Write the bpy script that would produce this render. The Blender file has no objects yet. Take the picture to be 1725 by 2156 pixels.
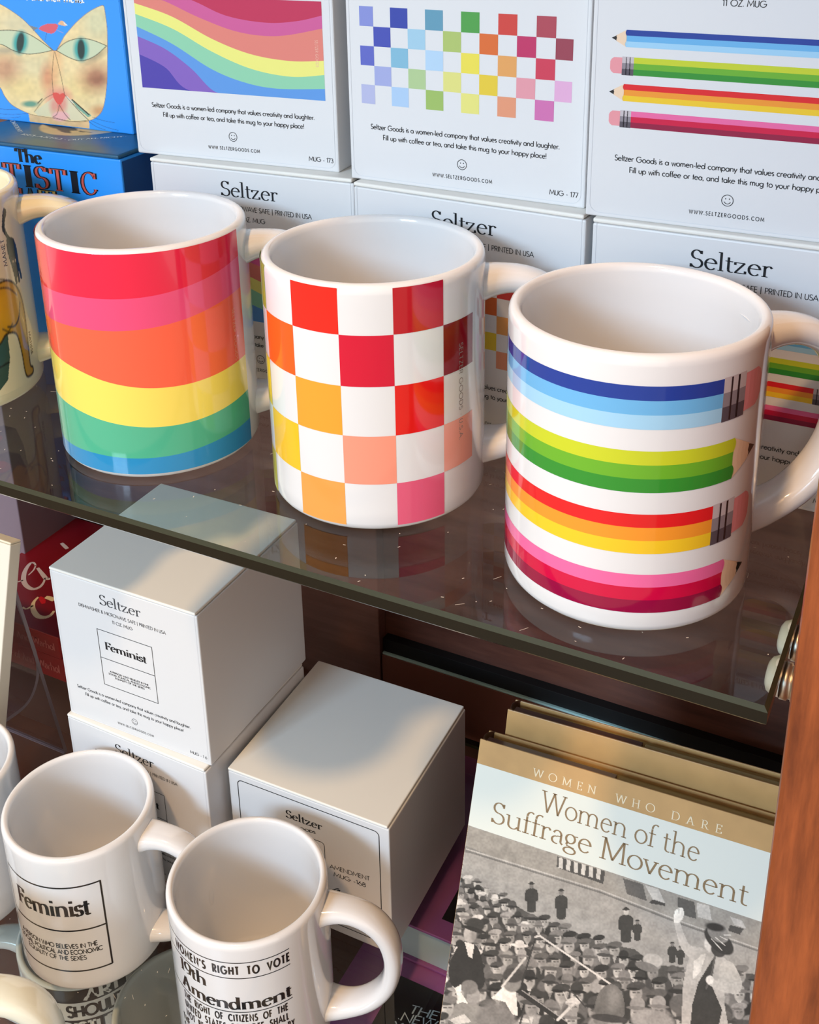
import bpy, bmesh, math, random
import numpy as np
from math import sin, cos, pi, radians, sqrt, atan2, degrees
from mathutils import Vector, Matrix, Euler
from mathutils.geometry import tessellate_polygon

random.seed(7)
S = bpy.context.scene
COL = S.collection
Z0 = 1200.0                       # glass shelf top is 1.2 m above the floor; all modelling in millimetres

# ------------------------------------------------------------------ camera
CAM = np.array([434.1437, -281.503, 230.7832])
EUL = (1.1945, .0162, .4716)
FPX = 2452.7052
PCX, PCY = 862.5, 1078 - 437.7846
cd = bpy.data.cameras.new('camera')
cam = bpy.data.objects.new('camera', cd)
COL.objects.link(cam)
cam.location = (CAM[0] / 1000, CAM[1] / 1000, (CAM[2] + Z0) / 1000)
cam.rotation_euler = EUL
cd.sensor_fit = 'HORIZONTAL'
cd.sensor_width = 36
cd.lens = FPX / 1725 * 36
cd.shift_y = -437.7846 / 1725
cd.clip_start = 0.01
S.camera = cam

# ------------------------------------------------------------------ world, lights, exposure
w = bpy.data.worlds.new('world')
S.world = w
w.use_nodes = True
w.node_tree.nodes['Background'].inputs[0].default_value = (1.0, 0.92, 0.81, 1)
w.node_tree.nodes['Background'].inputs[1].default_value = 1.08
S.view_settings.view_transform = 'Standard'
S.view_settings.look = 'None'
S.view_settings.gamma = 1
S.view_settings.exposure = 0.12
S.cycles.transparent_max_bounces = 24
S.cycles.max_bounces = 10


def area(name, loc, target, size, size_y, color, energy, shape='RECTANGLE'):
    l = bpy.data.lights.new(name, 'AREA')
    l.shape = shape
    l.size, l.size_y = size, size_y
    l.color = color
    l.energy = energy
    o = bpy.data.objects.new(name, l)
    COL.objects.link(o)
    o.location = loc
    o.rotation_euler = (Vector(target) - Vector(loc)).to_track_quat('-Z', 'Y').to_euler()
    return o


TGT = (0.2, 0.1, 1.15)
for dx in (-0.24, 0.24):          # shop window behind the camera: two panes
    area('window_daylight', (0.2 - 0.75 + dx, -2.9, 2.5), TGT, 0.42, 0.7, (0.52, 0.76, 1.0), 39)
area('ceiling_spot', (0.2, -1.0, 3.35), TGT, 0.16, 0.16, (1.0, 0.60, 0.29), 38, 'DISK')

# ------------------------------------------------------------------ projection helpers (photo pixel -> point on a real surface)
RM = np.array(Euler(EUL).to_matrix())


def ray(px, py):
    return RM @ np.array([(px - PCX) / FPX, -(py - PCY) / FPX, -1.0])


class Frame:
    """a plane in the place: u across, v up (or back), n outward"""
    def __init__(s, O, X, V):
        s.O = np.array(O, float)
        s.X = np.array(X, float)
        s.V = np.array(V, float)
        s.n = np.cross(s.X, s.V)

    def uv(s, p):
        d = ray(*p)
        q = CAM + d * (np.dot(s.O - CAM, s.n) / np.dot(d, s.n)) - s.O
        return (float(q @ s.X), float(q @ s.V))

    def at(s, u, v, off=0.0):
        return s.O + s.X * u + s.V * v + s.n * off


def cyl_uv(p, cx, cy, z0, r=41.0):
    d = ray(*p)
    o = CAM - np.array([cx, cy, z0])
    a = d[0] ** 2 + d[1] ** 2
    b = o[0] * d[0] + o[1] * d[1]
    c = o[0] ** 2 + o[1] ** 2 - r * r
    t = (-b - sqrt(max(b * b - a * c, 0))) / a
    q = o + d * t
    return degrees(atan2(q[1], q[0])), float(q[2])


# ------------------------------------------------------------------ materials
def lin(c):
    c = c / 255.0
    return c / 12.92 if c <= 0.04045 else ((c + 0.055) / 1.055) ** 2.4


def rgb(c):
    return (lin(c[0]), lin(c[1]), lin(c[2]), 1.0)


MATS = {}


def mat(name, c, rough=0.5, spec=0.5, noise=0.0, nscale=60, coat=0.0, metal=0.0):
    if name in MATS:
        return MATS[name]
    m = bpy.data.materials.new(name)
    m.use_nodes = True
    nt = m.node_tree
    b = nt.nodes['Principled BSDF']
    b.inputs['Base Color'].default_value = rgb(c)
    b.inputs['Roughness'].default_value = rough
    b.inputs['Specular IOR Level'].default_value = spec
    b.inputs['Metallic'].default_value = metal
    b.inputs['Coat Weight'].default_value = coat
    b.inputs['Coat Roughness'].default_value = 0.04
    if noise:
        tc = nt.nodes.new('ShaderNodeTexCoord')
        n = nt.nodes.new('ShaderNodeTexNoise')
        n.inputs['Scale'].default_value = nscale
        n.inputs['Detail'].default_value = 4
        mx = nt.nodes.new('ShaderNodeMixRGB')
        mx.blend_type = 'MULTIPLY'
        mx.inputs[0].default_value = noise
        mx.inputs[1].default_value = rgb(c)
        nt.links.new(tc.outputs['Object'], n.inputs['Vector'])
        nt.links.new(n.outputs['Color'], mx.inputs[2])
        hs = nt.nodes.new('ShaderNodeHueSaturation')
        hs.inputs['Saturation'].default_value = 0
        hs.inputs['Value'].default_value = 1.5
        nt.links.new(n.outputs['Color'], hs.inputs['Color'])
        nt.links.new(hs.outputs['Color'], mx.inputs[2])
        nt.links.new(mx.outputs[0], b.inputs['Base Color'])
    MATS[name] = m
    return m


def glaze(name, c):
    return mat(name, c, 0.12, 0.5, coat=0.6)


def ink(c, gloss=False):
    nm = ('glazed_ink_' if gloss else 'ink_') + '%d_%d_%d' % tuple(int(x) for x in c)
    return glaze(nm, c) if gloss else mat(nm, c, 0.38, 0.4)


def paint_mat(name, rough=0.35, coat=0.0):
    """printed picture: colours stored on the mesh"""
    if name in MATS:
        return MATS[name]
    m = bpy.data.materials.new(name)
    m.use_nodes = True
    nt = m.node_tree
    b = nt.nodes['Principled BSDF']
    b.inputs['Roughness'].default_value = rough
    b.inputs['Coat Weight'].default_value = coat
    b.inputs['Coat Roughness'].default_value = 0.04
    a = nt.nodes.new('ShaderNodeAttribute')
    a.attribute_name = 'print'
    nt.links.new(a.outputs['Color'], b.inputs['Base Color'])
    MATS[name] = m
    return m


def wood(name, c1, c2, rough=0.35, scale=(18, 18, 1.6), axis_noise=6.0, coat=0.2):
    m = bpy.data.materials.new(name)
    m.use_nodes = True
    nt = m.node_tree
    b = nt.nodes['Principled BSDF']
    tc = nt.nodes.new('ShaderNodeTexCoord')
    mp = nt.nodes.new('ShaderNodeMapping')
    mp.inputs['Scale'].default_value = scale
    n = nt.nodes.new('ShaderNodeTexNoise')
    n.inputs['Scale'].default_value = axis_noise
    n.inputs['Detail'].default_value = 8
    n.inputs['Roughness'].default_value = 0.65
    cr = nt.nodes.new('ShaderNodeValToRGB')
    cr.color_ramp.elements[0].position = 0.3
    cr.color_ramp.elements[0].color = rgb(c1)
    cr.color_ramp.elements[1].position = 0.72
    cr.color_ramp.elements[1].color = rgb(c2)
    nt.links.new(tc.outputs['Object'], mp.inputs['Vector'])
    nt.links.new(mp.outputs[0], n.inputs['Vector'])
    nt.links.new(n.outputs['Fac'], cr.inputs[0])
    nt.links.new(cr.outputs[0], b.inputs['Base Color'])
    b.inputs['Roughness'].default_value = rough
    b.inputs['Coat Weight'].default_value = coat
    b.inputs['Coat Roughness'].default_value = 0.15
    MATS[name] = m
    return m


def clear_mat(name, tint, f0=0.045, rough=0.0, dust=0.0):
    """thin clear sheet: lets light through with a tint, mirrors by angle"""
    m = bpy.data.materials.new(name)
    m.use_nodes = True
    nt = m.node_tree
    nt.nodes.remove(nt.nodes['Principled BSDF'])
    out = nt.nodes['Material Output']
    tr = nt.nodes.new('ShaderNodeBsdfTransparent')
    tr.inputs[0].default_value = tint
    gl = nt.nodes.new('ShaderNodeBsdfGlossy')
    gl.inputs['Roughness'].default_value = rough
    lw = nt.nodes.new('ShaderNodeLayerWeight')
    lw.inputs[0].default_value = 0.5
    pw = nt.nodes.new('ShaderNodeMath')
    pw.operation = 'POWER'
    pw.inputs[1].default_value = 5.0
    nt.links.new(lw.outputs['Facing'], pw.inputs[0])
    ma = nt.nodes.new('ShaderNodeMath')
    ma.operation = 'MULTIPLY_ADD'
    ma.inputs[1].default_value = 1 - f0
    ma.inputs[2].default_value = f0
    nt.links.new(pw.outputs[0], ma.inputs[0])
    mx = nt.nodes.new('ShaderNodeMixShader')
    nt.links.new(ma.outputs[0], mx.inputs[0])
    nt.links.new(tr.outputs[0], mx.inputs[1])
    nt.links.new(gl.outputs[0], mx.inputs[2])
    nt.links.new(mx.outputs[0], out.inputs['Surface'])
    MATS[name] = m
    return m


PORCELAIN = glaze('white_glaze', (223, 224, 226))
CREAM = glaze('cream_glaze', (236, 230, 196))
CARD = mat('white_card', (223, 222, 223), 0.42, 0.4)
CARDTOP = mat('card_lid_lightened', (240, 236, 228), 0.45, 0.4)  # extra light on box tops put into a lighter copy of the card
BLACK = (28, 30, 34)
GREYINK = (70, 74, 80)
GLASS = clear_mat('shelf_glass', (0.87, 0.90, 0.88, 1), 0.05)
GEDGE = mat('shelf_glass_edge', (26, 25, 18), 0.1, 0.35)
GBEVEL = mat('shelf_glass_bevel', (52, 56, 44), 0.08, 0.4)
ACRYL = clear_mat('acrylic', (0.86, 0.84, 0.86, 1), 0.05, 0.05)
ACEDGE = mat('acrylic_edge', (150, 135, 138), 0.2)


# ------------------------------------------------------------------ mesh builder
class MB:
    def __init__(s):
        s.v, s.f, s.m, s.sm, s.mats, s.cols = [], [], [], [], [], {}

    def mi(s, m):
        if m not in s.mats:
            s.mats.append(m)
        return s.mats.index(m)

    def add(s, vs, fs, m, smooth=False):
        b = len(s.v)
        s.v += [tuple(map(float, x)) for x in vs]
        k = s.mi(m)
        for f in fs:
            s.f.append([b + i for i in f])
            s.m.append(k)
            s.sm.append(smooth)
        return b

    def box(s, x0, x1, y0, y1, z0, z1, m, bev=0.0, seg=2):
        bm = bmesh.new()
        bmesh.ops.create_cube(bm, size=1)
        for v in bm.verts:
            v.co = ((x0 + x1) / 2 + v.co.x * (x1 - x0), (y0 + y1) / 2 + v.co.y * (y1 - y0), (z0 + z1) / 2 + v.co.z * (z1 - z0))
        if bev:
            bmesh.ops.bevel(bm, geom=bm.edges[:], offset=bev, segments=seg, profile=0.5, affect='EDGES')
        bm.verts.index_update()
        s.add([v.co[:] for v in bm.verts], [[v.index for v in f.verts] for f in bm.faces], m)
        bm.free()

    def grid(s, pts, m, smooth=True, closed_u=False, closed_v=False):
        """pts[i][j] rows"""
        nu, nv = len(pts), len(pts[0])
        fs = []
        for i in range(nu if closed_u else nu - 1):
            for j in range(nv if closed_v else nv - 1):
                i2, j2 = (i + 1) % nu, (j + 1) % nv
                fs.append([i * nv + j, i2 * nv + j, i2 * nv + j2, i * nv + j2])
        return s.add([p for r in pts for p in r], fs, m, smooth)

    def poly(s, pts2, mapf, m, maxu=None, smooth=False):
        tris = tessellate_polygon([[Vector((p[0], p[1], 0)) for p in pts2]])
        T = [[tuple(pts2[i]) for i in t] for t in tris]
        if maxu:
            out = []
            while T:
                t = T.pop()
                e = max(range(3), key=lambda i: abs(t[i][0] - t[(i + 1) % 3][0]))
                a, b, c = t[e], t[(e + 1) % 3], t[(e + 2) % 3]
                if abs(a[0] - b[0]) > maxu:
                    h = ((a[0] + b[0]) / 2, (a[1] + b[1]) / 2)
                    T += [[a, h, c], [h, b, c]]
                else:
                    out.append(t)
            T = out
        vs, fs = [], []
        for t in T:
            a = (t[1][0] - t[0][0]) * (t[2][1] - t[0][1]) - (t[2][0] - t[0][0]) * (t[1][1] - t[0][1])
            if abs(a) < 1e-9:
                continue
            if a < 0:
                t = t[::-1]
            b = len(vs)
            vs += [mapf(*p) for p in t]
            fs.append([b, b + 1, b + 2])
        s.add(vs, fs, m, smooth)

    def quads(s, Q, mapf, m):
        vs, fs = [], []
        for q in Q:
            b = len(vs)
            a = sum(q[i][0] * q[(i + 1) % 4][1] - q[(i + 1) % 4][0] * q[i][1] for i in range(4))
            if a < 0:
                q = q[::-1]
            vs += [mapf(*p) for p in q]
            fs.append([b, b + 1, b + 2, b + 3])
        s.add(vs, fs, m)

    def canvas(s, img, pts, m):
        """img (h,w,3) linear colours on vertices, pts (h,w,3)"""
        h, w_, _ = img.shape
        b = s.grid([[tuple(pts[i, j]) for j in range(w_)] for i in range(h)], m, True)
        s.cols[b] = img.reshape(-1, 3)

    def build(s, name, parent=None, recalc=False):
        me = bpy.data.meshes.new(name)
        me.from_pydata([(x / 1000, y / 1000, z / 1000) for x, y, z in s.v], [], s.f)
        for m in s.mats:
            me.materials.append(m)
        me.polygons.foreach_set('material_index', s.m)
        me.polygons.foreach_set('use_smooth', s.sm)
        if s.cols:
            a = me.color_attributes.new('print', 'FLOAT_COLOR', 'POINT')
            arr = np.ones((len(s.v), 4), np.float32)
            for b, c in s.cols.items():
                arr[b:b + len(c), :3] = c
            a.data.foreach_set('color', arr.ravel())
        if recalc:
            bm = bmesh.new()
            bm.from_mesh(me)
            bmesh.ops.recalc_face_normals(bm, faces=bm.faces)
            bm.to_mesh(me)
            bm.free()
        me.update()
        o = bpy.data.objects.new(name, me)
        COL.objects.link(o)
        if parent:
            o.parent = parent
        return o


def tag(o, label, cat, group=None):
    o['label'] = label
    o['category'] = cat
    if group:
        o['group'] = group
    return o


def thing(name, label, cat, loc, rz=0.0, group=None):
    o = bpy.data.objects.new(name, None)
    COL.objects.link(o)
    o.empty_display_size = 0.02
    o.location = (loc[0] / 1000, loc[1] / 1000, (loc[2] + Z0) / 1000)
    o.rotation_euler = (0, 0, rz)
    return tag(o, label, cat, group)


# ------------------------------------------------------------------ lettering (stroke alphabets drawn here)
# L x y x y .. = polyline, A cx cy rx ry a0 a1 = arc, s x y l r = serif bar ; number = advance.  cap height = 1
FUT = {
 'A': ("L 0 0 .4 1 .8 0;L .14 .33 .66 .33", .8), 'B': ("L .26 1 .06 1 .06 0 .28 0;A .26 .765 .22 .235 90 -90;L .06 .53 .28 .53;A .28 .265 .26 .265 90 -90", .6),
 'C': ("A .5 .5 .46 .5 45 315", .85), 'D': ("L .28 1 .06 1 .06 0 .28 0;A .28 .5 .46 .5 90 -90", .8), 'E': ("L .5 0 .06 0 .06 1 .5 1;L .06 .52 .47 .52", .56),
 'F': ("L .06 0 .06 1 .48 1;L .06 .52 .45 .52", .52), 'G': ("A .5 .5 .46 .5 45 360;L .97 .5 .55 .5", 1.02), 'H': ("L .06 0 .06 1;L .66 0 .66 1;L .06 .52 .66 .52", .74),
 'I': ("L .08 0 .08 1", .17), 'J': ("L .3 1 .3 .17;A .14 .17 .16 .17 0 -120", .38), 'K': ("L .06 0 .06 1;L .58 1 .06 .45;L .2 .6 .64 0", .65), 'L': ("L .06 1 .06 0 .44 0", .46),
 'M': ("L .03 0 .14 1 .5 .2 .86 1 .97 0", 1.0), 'N': ("L .06 0 .06 1 .74 0 .74 1", .82), 'O': ("A .52 .5 .48 .5 0 360", 1.05), 'P': ("L .06 0 .06 1 .28 1;A .28 .74 .24 .26 90 -90;L .28 .48 .06 .48", .56),
 'Q': ("A .52 .5 .48 .5 0 360;L .6 .3 .95 -.04", 1.06), 'R': ("L .06 0 .06 1 .28 1;A .28 .74 .23 .26 90 -90;L .28 .48 .06 .48;L .26 .48 .56 0", .6), 'S': ("A .28 .75 .21 .25 35 270;A .26 .25 .24 .25 90 -150", .55),
 'T': ("L .26 0 .26 1;L 0 1 .52 1", .54), 'U': ("L .06 1 .06 .3;A .33 .3 .27 .3 180 360;L .6 .3 .6 1", .68), 'V': ("L 0 1 .36 0 .72 1", .72), 'W': ("L 0 1 .28 0 .55 .95 .82 0 1.1 1", 1.1),
 'X': ("L .02 0 .6 1;L .02 1 .6 0", .63), 'Y': ("L 0 1 .32 .5 .64 1;L .32 .5 .32 0", .65), 'Z': ("L .04 1 .56 1 .04 0 .58 0", .62), '&': ("L .66 0 .14 .72;A .28 .8 .16 .2 210 -30;L .42 .7 .08 .32;A .26 .2 .2 .2 140 360;L .46 .2 .6 .45", .7),
 'a': ("A .3 .3 .27 .3 0 360;L .58 0 .58 .6", .68), 'b': ("L .06 0 .06 1.05;A .34 .3 .27 .3 0 360", .67), 'c': ("A .3 .3 .27 .3 50 310", .52), 'd': ("A .3 .3 .27 .3 0 360;L .58 0 .58 1.05", .68),
 'e': ("L .04 .33 .57 .33;A .3 .3 .27 .3 5 315", .62), 'f': ("L .12 0 .12 .87;A .26 .87 .14 .16 180 80;L 0 .6 .26 .6", .28), 'g': ("A .3 .3 .27 .3 0 360;L .58 .6 .58 -.1;A .32 -.1 .26 .22 0 -150", .68),
 'h': ("L .06 0 .06 1.05;A .28 .36 .22 .24 180 0;L .5 .36 .5 0", .59), 'i': ("L .07 0 .07 .6;L .07 .8 .07 .9", .17), 'k': ("L .06 0 .06 1.05;L .45 .6 .06 .25;L .18 .36 .48 0", .5), 'l': ("L .07 0 .07 1.05", .17),
 'm': ("L .06 0 .06 .6;A .24 .38 .18 .22 180 0;L .42 .38 .42 0;A .6 .38 .18 .22 180 0;L .78 .38 .78 0", .87), 'n': ("L .06 0 .06 .6;A .28 .36 .22 .24 180 0;L .5 .36 .5 0", .59), 'o': ("A .32 .3 .28 .3 0 360", .65),
 'p': ("L .06 -.3 .06 .6;A .34 .3 .27 .3 0 360", .67), 'r': ("L .06 0 .06 .6;A .24 .42 .18 .18 180 50", .36), 's': ("A .17 .45 .13 .15 35 270;A .16 .15 .14 .15 90 -150", .35), 't': ("L .13 0 .13 .88;L 0 .6 .27 .6", .28),
 'u': ("L .06 .6 .06 .24;A .28 .24 .22 .24 180 360;L .5 .24 .5 .6", .58), 'v': ("L 0 .6 .23 0 .46 .6", .46), 'w': ("L 0 .6 .19 0 .37 .56 .55 0 .74 .6", .74), 'y': ("L 0 .6 .24 0;L .48 .6 .12 -.3", .48), 'z': ("L .02 .6 .4 .6 .02 0 .42 0", .44),
 '.': ("L .07 0 .07 .14", .18), ',': ("L .1 .12 .04 -.14", .18), '!': ("L .08 .3 .08 1;L .08 0 .08 .13", .18), '-': ("L .02 .32 .3 .32", .34), '|': ("L .1 -.2 .1 1.15", .3), "'": ("L .08 .75 .08 1.02", .17), '*': ("L .1 .4 .1 .52", .22),
 '0': ("A .3 .5 .26 .5 0 360", .6), '1': ("L .05 .82 .22 1 .22 0", .34), '3': ("A .26 .75 .2 .25 150 -90;A .26 .26 .24 .26 90 -150", .55), '6': ("A .3 .3 .26 .3 0 360;L .06 .38 .36 1", .6), '7': ("L .02 1 .5 1 .16 0", .54), '8': ("A .28 .76 .19 .24 0 360;A .28 .27 .24 .27 0 360", .56), '9': ("A .3 .7 .26 .3 0 360;L .54 .62 .24 0", .6)}
SER = {
 'S': ("A .27 .755 .19 .245 30 270;A .28 .255 .23 .255 90 -150;L .455 .8 .455 .99;L .06 .2 .06 .01", .57), 'e': ("L .08 .36 .5 .36;A .29 .3 .22 .31 8 318", .56), 'l': ("L .13 0 .13 1.05;s .13 .015 .12 .12;s .13 1.03 .12 .03", .28),
 't': ("L .15 .13 .15 .82;A .28 .13 .13 .13 180 300;L .02 .6 .33 .6", .37), 'z': ("L .04 .585 .43 .585;L .42 .6 .05 .01;L .03 .015 .46 .015;L .045 .45 .045 .6;L .455 .16 .455 0", .52), 'r': ("L .13 0 .13 .6;s .13 .015 .11 .13;s .13 .585 .11 .02;A .31 .41 .18 .19 165 75;L .34 .585 .4 .5", .44),
 'n': ("L .13 0 .13 .6;s .13 .015 .11 .11;s .13 .585 .11 .02;A .34 .4 .21 .21 165 0;L .55 .42 .55 0;s .55 .015 .11 .12", .7), 'm': ("L .13 0 .13 .6;s .13 .015 .11 .11;s .13 .585 .11 .02;A .32 .4 .19 .21 165 0;L .51 .42 .51 0;s .51 .015 .11 .11;A .7 .4 .19 .21 165 0;L .89 .42 .89 0;s .89 .015 .11 .12", 1.04),
 'h': ("L .13 0 .13 1.05;s .13 .015 .11 .11;s .13 1.03 .12 .03;A .34 .4 .21 .21 165 0;L .55 .42 .55 0;s .55 .015 .11 .12", .7), 'u': ("L .13 .6 .13 .2;A .32 .2 .19 .2 180 340;L .54 .6 .54 0;s .13 .585 .12 .02;s .54 .585 .12 .02;s .54 .015 .02 .12", .68),
 'f': ("L .15 0 .15 .8;A .3 .82 .15 .22 180 50;L .02 .6 .33 .6;s .15 .015 .12 .14", .35), 'i': ("L .13 0 .13 .6;s .13 .015 .11 .12;s .13 .585 .11 .02;L .13 .79 .13 .93", .28), 's': ("A .2 .46 .13 .15 25 270;A .2 .155 .15 .155 90 -155;L .34 .48 .34 .61;L .045 .13 .045 0", .42),
 'o': ("A .3 .3 .25 .31 0 360", .6), 'a': ("A .24 .42 .15 .19 165 0;L .39 .45 .39 .08;A .22 .16 .17 .17 80 290;L .24 .35 .39 .37;L .39 .08 .47 .01", .5), 'g': ("A .25 .4 .17 .21 0 360;L .38 .56 .52 .58;L .14 .23 .12 .1;A .26 -.15 .22 .15 0 360;L .12 .07 .42 0", .52),
 'd': ("A .27 .3 .21 .31 40 320;L .48 1.05 .48 0;s .48 .015 .02 .12;s .48 1.03 .12 .02", .63), 'v': ("L .05 .6 .27 0;L .27 0 .47 .6;s .06 .585 .09 .11;s .46 .585 .1 .09", .53), 'w': ("L .05 .6 .22 0;L .22 0 .4 .6;L .4 .6 .56 0;L .56 0 .74 .6;s .06 .585 .09 .11;s .72 .585 .1 .09", .8),
 'W': ("L .05 1 .3 0;L .3 0 .55 1;L .55 1 .8 0;L .8 0 1.05 1;s .06 .985 .12 .13;s .55 .985 .1 .1;s 1.04 .985 .12 .1", 1.1), 'M': ("L .14 0 .16 1;L .16 1 .5 .05;L .5 .05 .84 1;L .86 1 .88 0;s .14 .015 .13 .12;s .88 .015 .13 .13;s .15 .985 .14 .02;s .86 .985 .02 .14", 1.02),
 'F': ("L .15 0 .15 1;L .15 .985 .55 .985;L .15 .52 .42 .52;L .55 .78 .55 1;L .42 .42 .42 .62;s .15 .015 .13 .16;s .15 .985 .13 .1", .56), 'T': ("L .34 0 .34 1;L .04 .985 .64 .985;L .045 .76 .045 1;L .635 .76 .635 1;s .34 .015 .15 .15", .68), 'R': ("L .15 0 .15 1;L .15 .985 .3 .985;A .32 .75 .2 .25 90 -90;L .15 .5 .34 .5;L .32 .5 .6 0;s .15 .015 .13 .13;s .15 .985 .13 .05;s .62 .015 .08 .1", .7),
 'I': ("L .17 0 .17 1;s .17 .015 .14 .14;s .17 .985 .14 .14", .34), 'C': ("A .43 .5 .37 .5 38 322;L .73 .72 .73 .98;L .72 .25 .72 .17", .8), 'A': ("L .12 0 .38 1;L .36 1 .66 0;L .2 .34 .55 .34;s .12 .015 .12 .12;s .66 .015 .13 .13", .78), 'E': ("L .15 0 .15 1;L .05 .985 .54 .985;L .15 .52 .42 .52;L .05 .015 .56 .015;L .54 .8 .54 1;L .56 .22 .56 0;L .42 .42 .42 .62", .62),
 'N': ("L .14 0 .14 1;L .14 1 .74 0;L .74 0 .74 1;s .14 .015 .12 .12;s .74 .985 .12 .12;s .14 .985 .14 0", .86), 'O': ("A .48 .5 .42 .5 0 360", .96), 'H': ("L .15 0 .15 1;L .68 0 .68 1;L .15 .52 .68 .52;s .15 .015 .13 .13;s .68 .015 .13 .13;s .15 .985 .13 .13;s .68 .985 .13 .13", .83), 'D': ("L .15 0 .15 1;L .05 .985 .38 .985;L .05 .015 .38 .015;A .38 .5 .36 .5 90 -90", .8),
 'X': ("L .06 1 .6 0;L .08 0 .58 1;s .07 .985 .1 .12;s .58 .985 .12 .1;s .08 .015 .1 .12;s .6 .015 .12 .1", .68), 'L': ("L .15 0 .15 1;L .05 .015 .52 .015;L .52 .24 .52 0;s .15 .985 .13 .13", .58), 'U': ("L .15 1 .15 .3;A .4 .3 .25 .3 180 360;L .65 .3 .65 1;s .15 .985 .13 .13;s .65 .985 .12 .12", .8), 'G': ("A .43 .5 .37 .5 38 330;L .74 .42 .74 .06;L .73 .72 .73 .98;s .74 .42 .14 .1", .86),
 '1': ("L .2 0 .2 1;s .2 .015 .16 .16;L .02 .86 .2 .985", .4), '9': ("A .3 .68 .24 .31 0 360;L .54 .66 .42 .1;L .42 .1 .16 .03", .6), '.': ("L .1 0 .1 .12", .22), ',': ("L .1 .12 .06 -.12", .2), '*': ("L .13 .42 .13 .56", .3), "'": ("L .1 .75 .1 1", .2)}


def glyph_strokes(spec):
    out = []
    for part in spec.split(';'):
        t = part.split()
        n = [float(x) for x in t[1:]]
        if t[0] == 'L':
            out.append(('L', [(n[i], n[i + 1]) for i in range(0, len(n), 2)]))
        elif t[0] == 'A':
            k = max(4, int(abs(n[5] - n[4]) / 20))
            out.append(('A', [(n[0] + n[2] * cos(radians(n[4] + (n[5] - n[4]) * i / k)), n[1] + n[3] * sin(radians(n[4] + (n[5] - n[4]) * i / k))) for i in range(k + 1)]))
        else:
            out.append(('s', [(n[0] - n[2], n[1]), (n[0] + n[3], n[1])]))
    return out


def strip(pts, wf):
    """polyline -> quads with width function of direction"""
    n = len(pts)
    L, R = [], []
    closed = n > 3 and abs(pts[0][0] - pts[-1][0]) + abs(pts[0][1] - pts[-1][1]) < 1e-6
    seg = []
    for i in range(n - 1):
        dx, dy = pts[i + 1][0] - pts[i][0], pts[i + 1][1] - pts[i][1]
        l = math.hypot(dx, dy) or 1e-9
        seg.append((dx / l, dy / l))
    for i in range(n):
        a = seg[i - 1] if i > 0 else (seg[-1] if closed else seg[0])
        b = seg[i] if i < n - 1 else (seg[0] if closed else seg[-1])
        tx, ty = a[0] + b[0], a[1] + b[1]
        l = math.hypot(tx, ty)
        if l < 1e-6:
            tx, ty, l = a[0], a[1], 1
        tx, ty = tx / l, ty / l
        c = max(0.45, tx * a[0] + ty * a[1])
        wd = (wf(*a) + wf(*b)) / 4 / c
        L.append((pts[i][0] - ty * wd, pts[i][1] + tx * wd))
        R.append((pts[i][0] + ty * wd, pts[i][1] - tx * wd))
    return [[R[i], R[i + 1], L[i + 1], L[i]] for i in range(n - 1)]


def text_quads(s, font, thick, thin=None, track=0.0, space=0.3, widen=1.0):
    """returns quads in cap-height units and total advance"""
    thin = thick if thin is None else thin
    if font is FUT:
        track, space = track + .05, space + .04
    phi = radians(10)
    wf = (lambda dx, dy: thick) if thin == thick else (lambda dx, dy: thin + (thick - thin) * min(1.0, abs(dy * cos(phi) - dx * sin(phi)) * 1.08) ** 1.25)
    x = 0.0
    Q = []
    for ch in s:
        if ch == ' ':
            x += space + track
            continue
        if ch not in font:
            x += 0.3
            continue
        spec, adv = font[ch]
        for kind, pts in glyph_strokes(spec):
            pts = [(p[0] * widen + x, p[1]) for p in pts]
            Q += strip(pts, (lambda dx, dy: max(thin, 0.045)) if kind == 's' else wf)
        x += adv * widen + track
    return Q, x - track


def put_text(mb, s, u0, u1, v, mapf, m, font=FUT, thick=.12, thin=None, cap=None, track=0.0, widen=1.0, v1=None, slant=0.0, space=.3):
    """text fitted from u0 to u1 on a baseline v (to v1)"""
    Q, wd = text_quads(s, font, thick, thin, track, space, widen)
    sx = (u1 - u0) / wd
    sy = sx if cap is None else cap
    v1 = v if v1 is None else v1
    mb.quads([[(u0 + (p[0] + p[1] * slant) * sx, v + (v1 - v) * p[0] / wd + p[1] * sy) for p in q] for q in Q], mapf, m)


def line(mb, pts, wd, mapf, m):
    mb.quads(strip(pts, lambda a, b: wd), mapf, m)


def arc_pts(cx, cy, rx, ry, a0, a1, k=24):
    return [(cx + rx * cos(radians(a0 + (a1 - a0) * i / k)), cy + ry * sin(radians(a0 + (a1 - a0) * i / k))) for i in range(k + 1)]


def rect(u0, v0, u1, v1):
    return [(u0, v0), (u1, v0), (u1, v1), (u0, v1)]


def spline(pts, n=8, closed=False):
    P = [np.array(p, float) for p in pts]
    out = []
    N = len(P)
    for i in range(N if closed else N - 1):
        if closed:
            a, b, c, d = P[i - 1], P[i], P[(i + 1) % N], P[(i + 2) % N]
        else:
            a, b, c, d = P[max(i - 1, 0)], P[i], P[i + 1], P[min(i + 2, N - 1)]
        for k in range(n):
            t = k / n
            out.append(0.5 * ((2 * b) + (c - a) * t + (2 * a - 5 * b + 4 * c - d) * t * t + (3 * b - a - 3 * c + d) * t ** 3))
    if not closed:
        out.append(P[-1])
    return [tuple(map(float, p)) for p in out]


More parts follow.
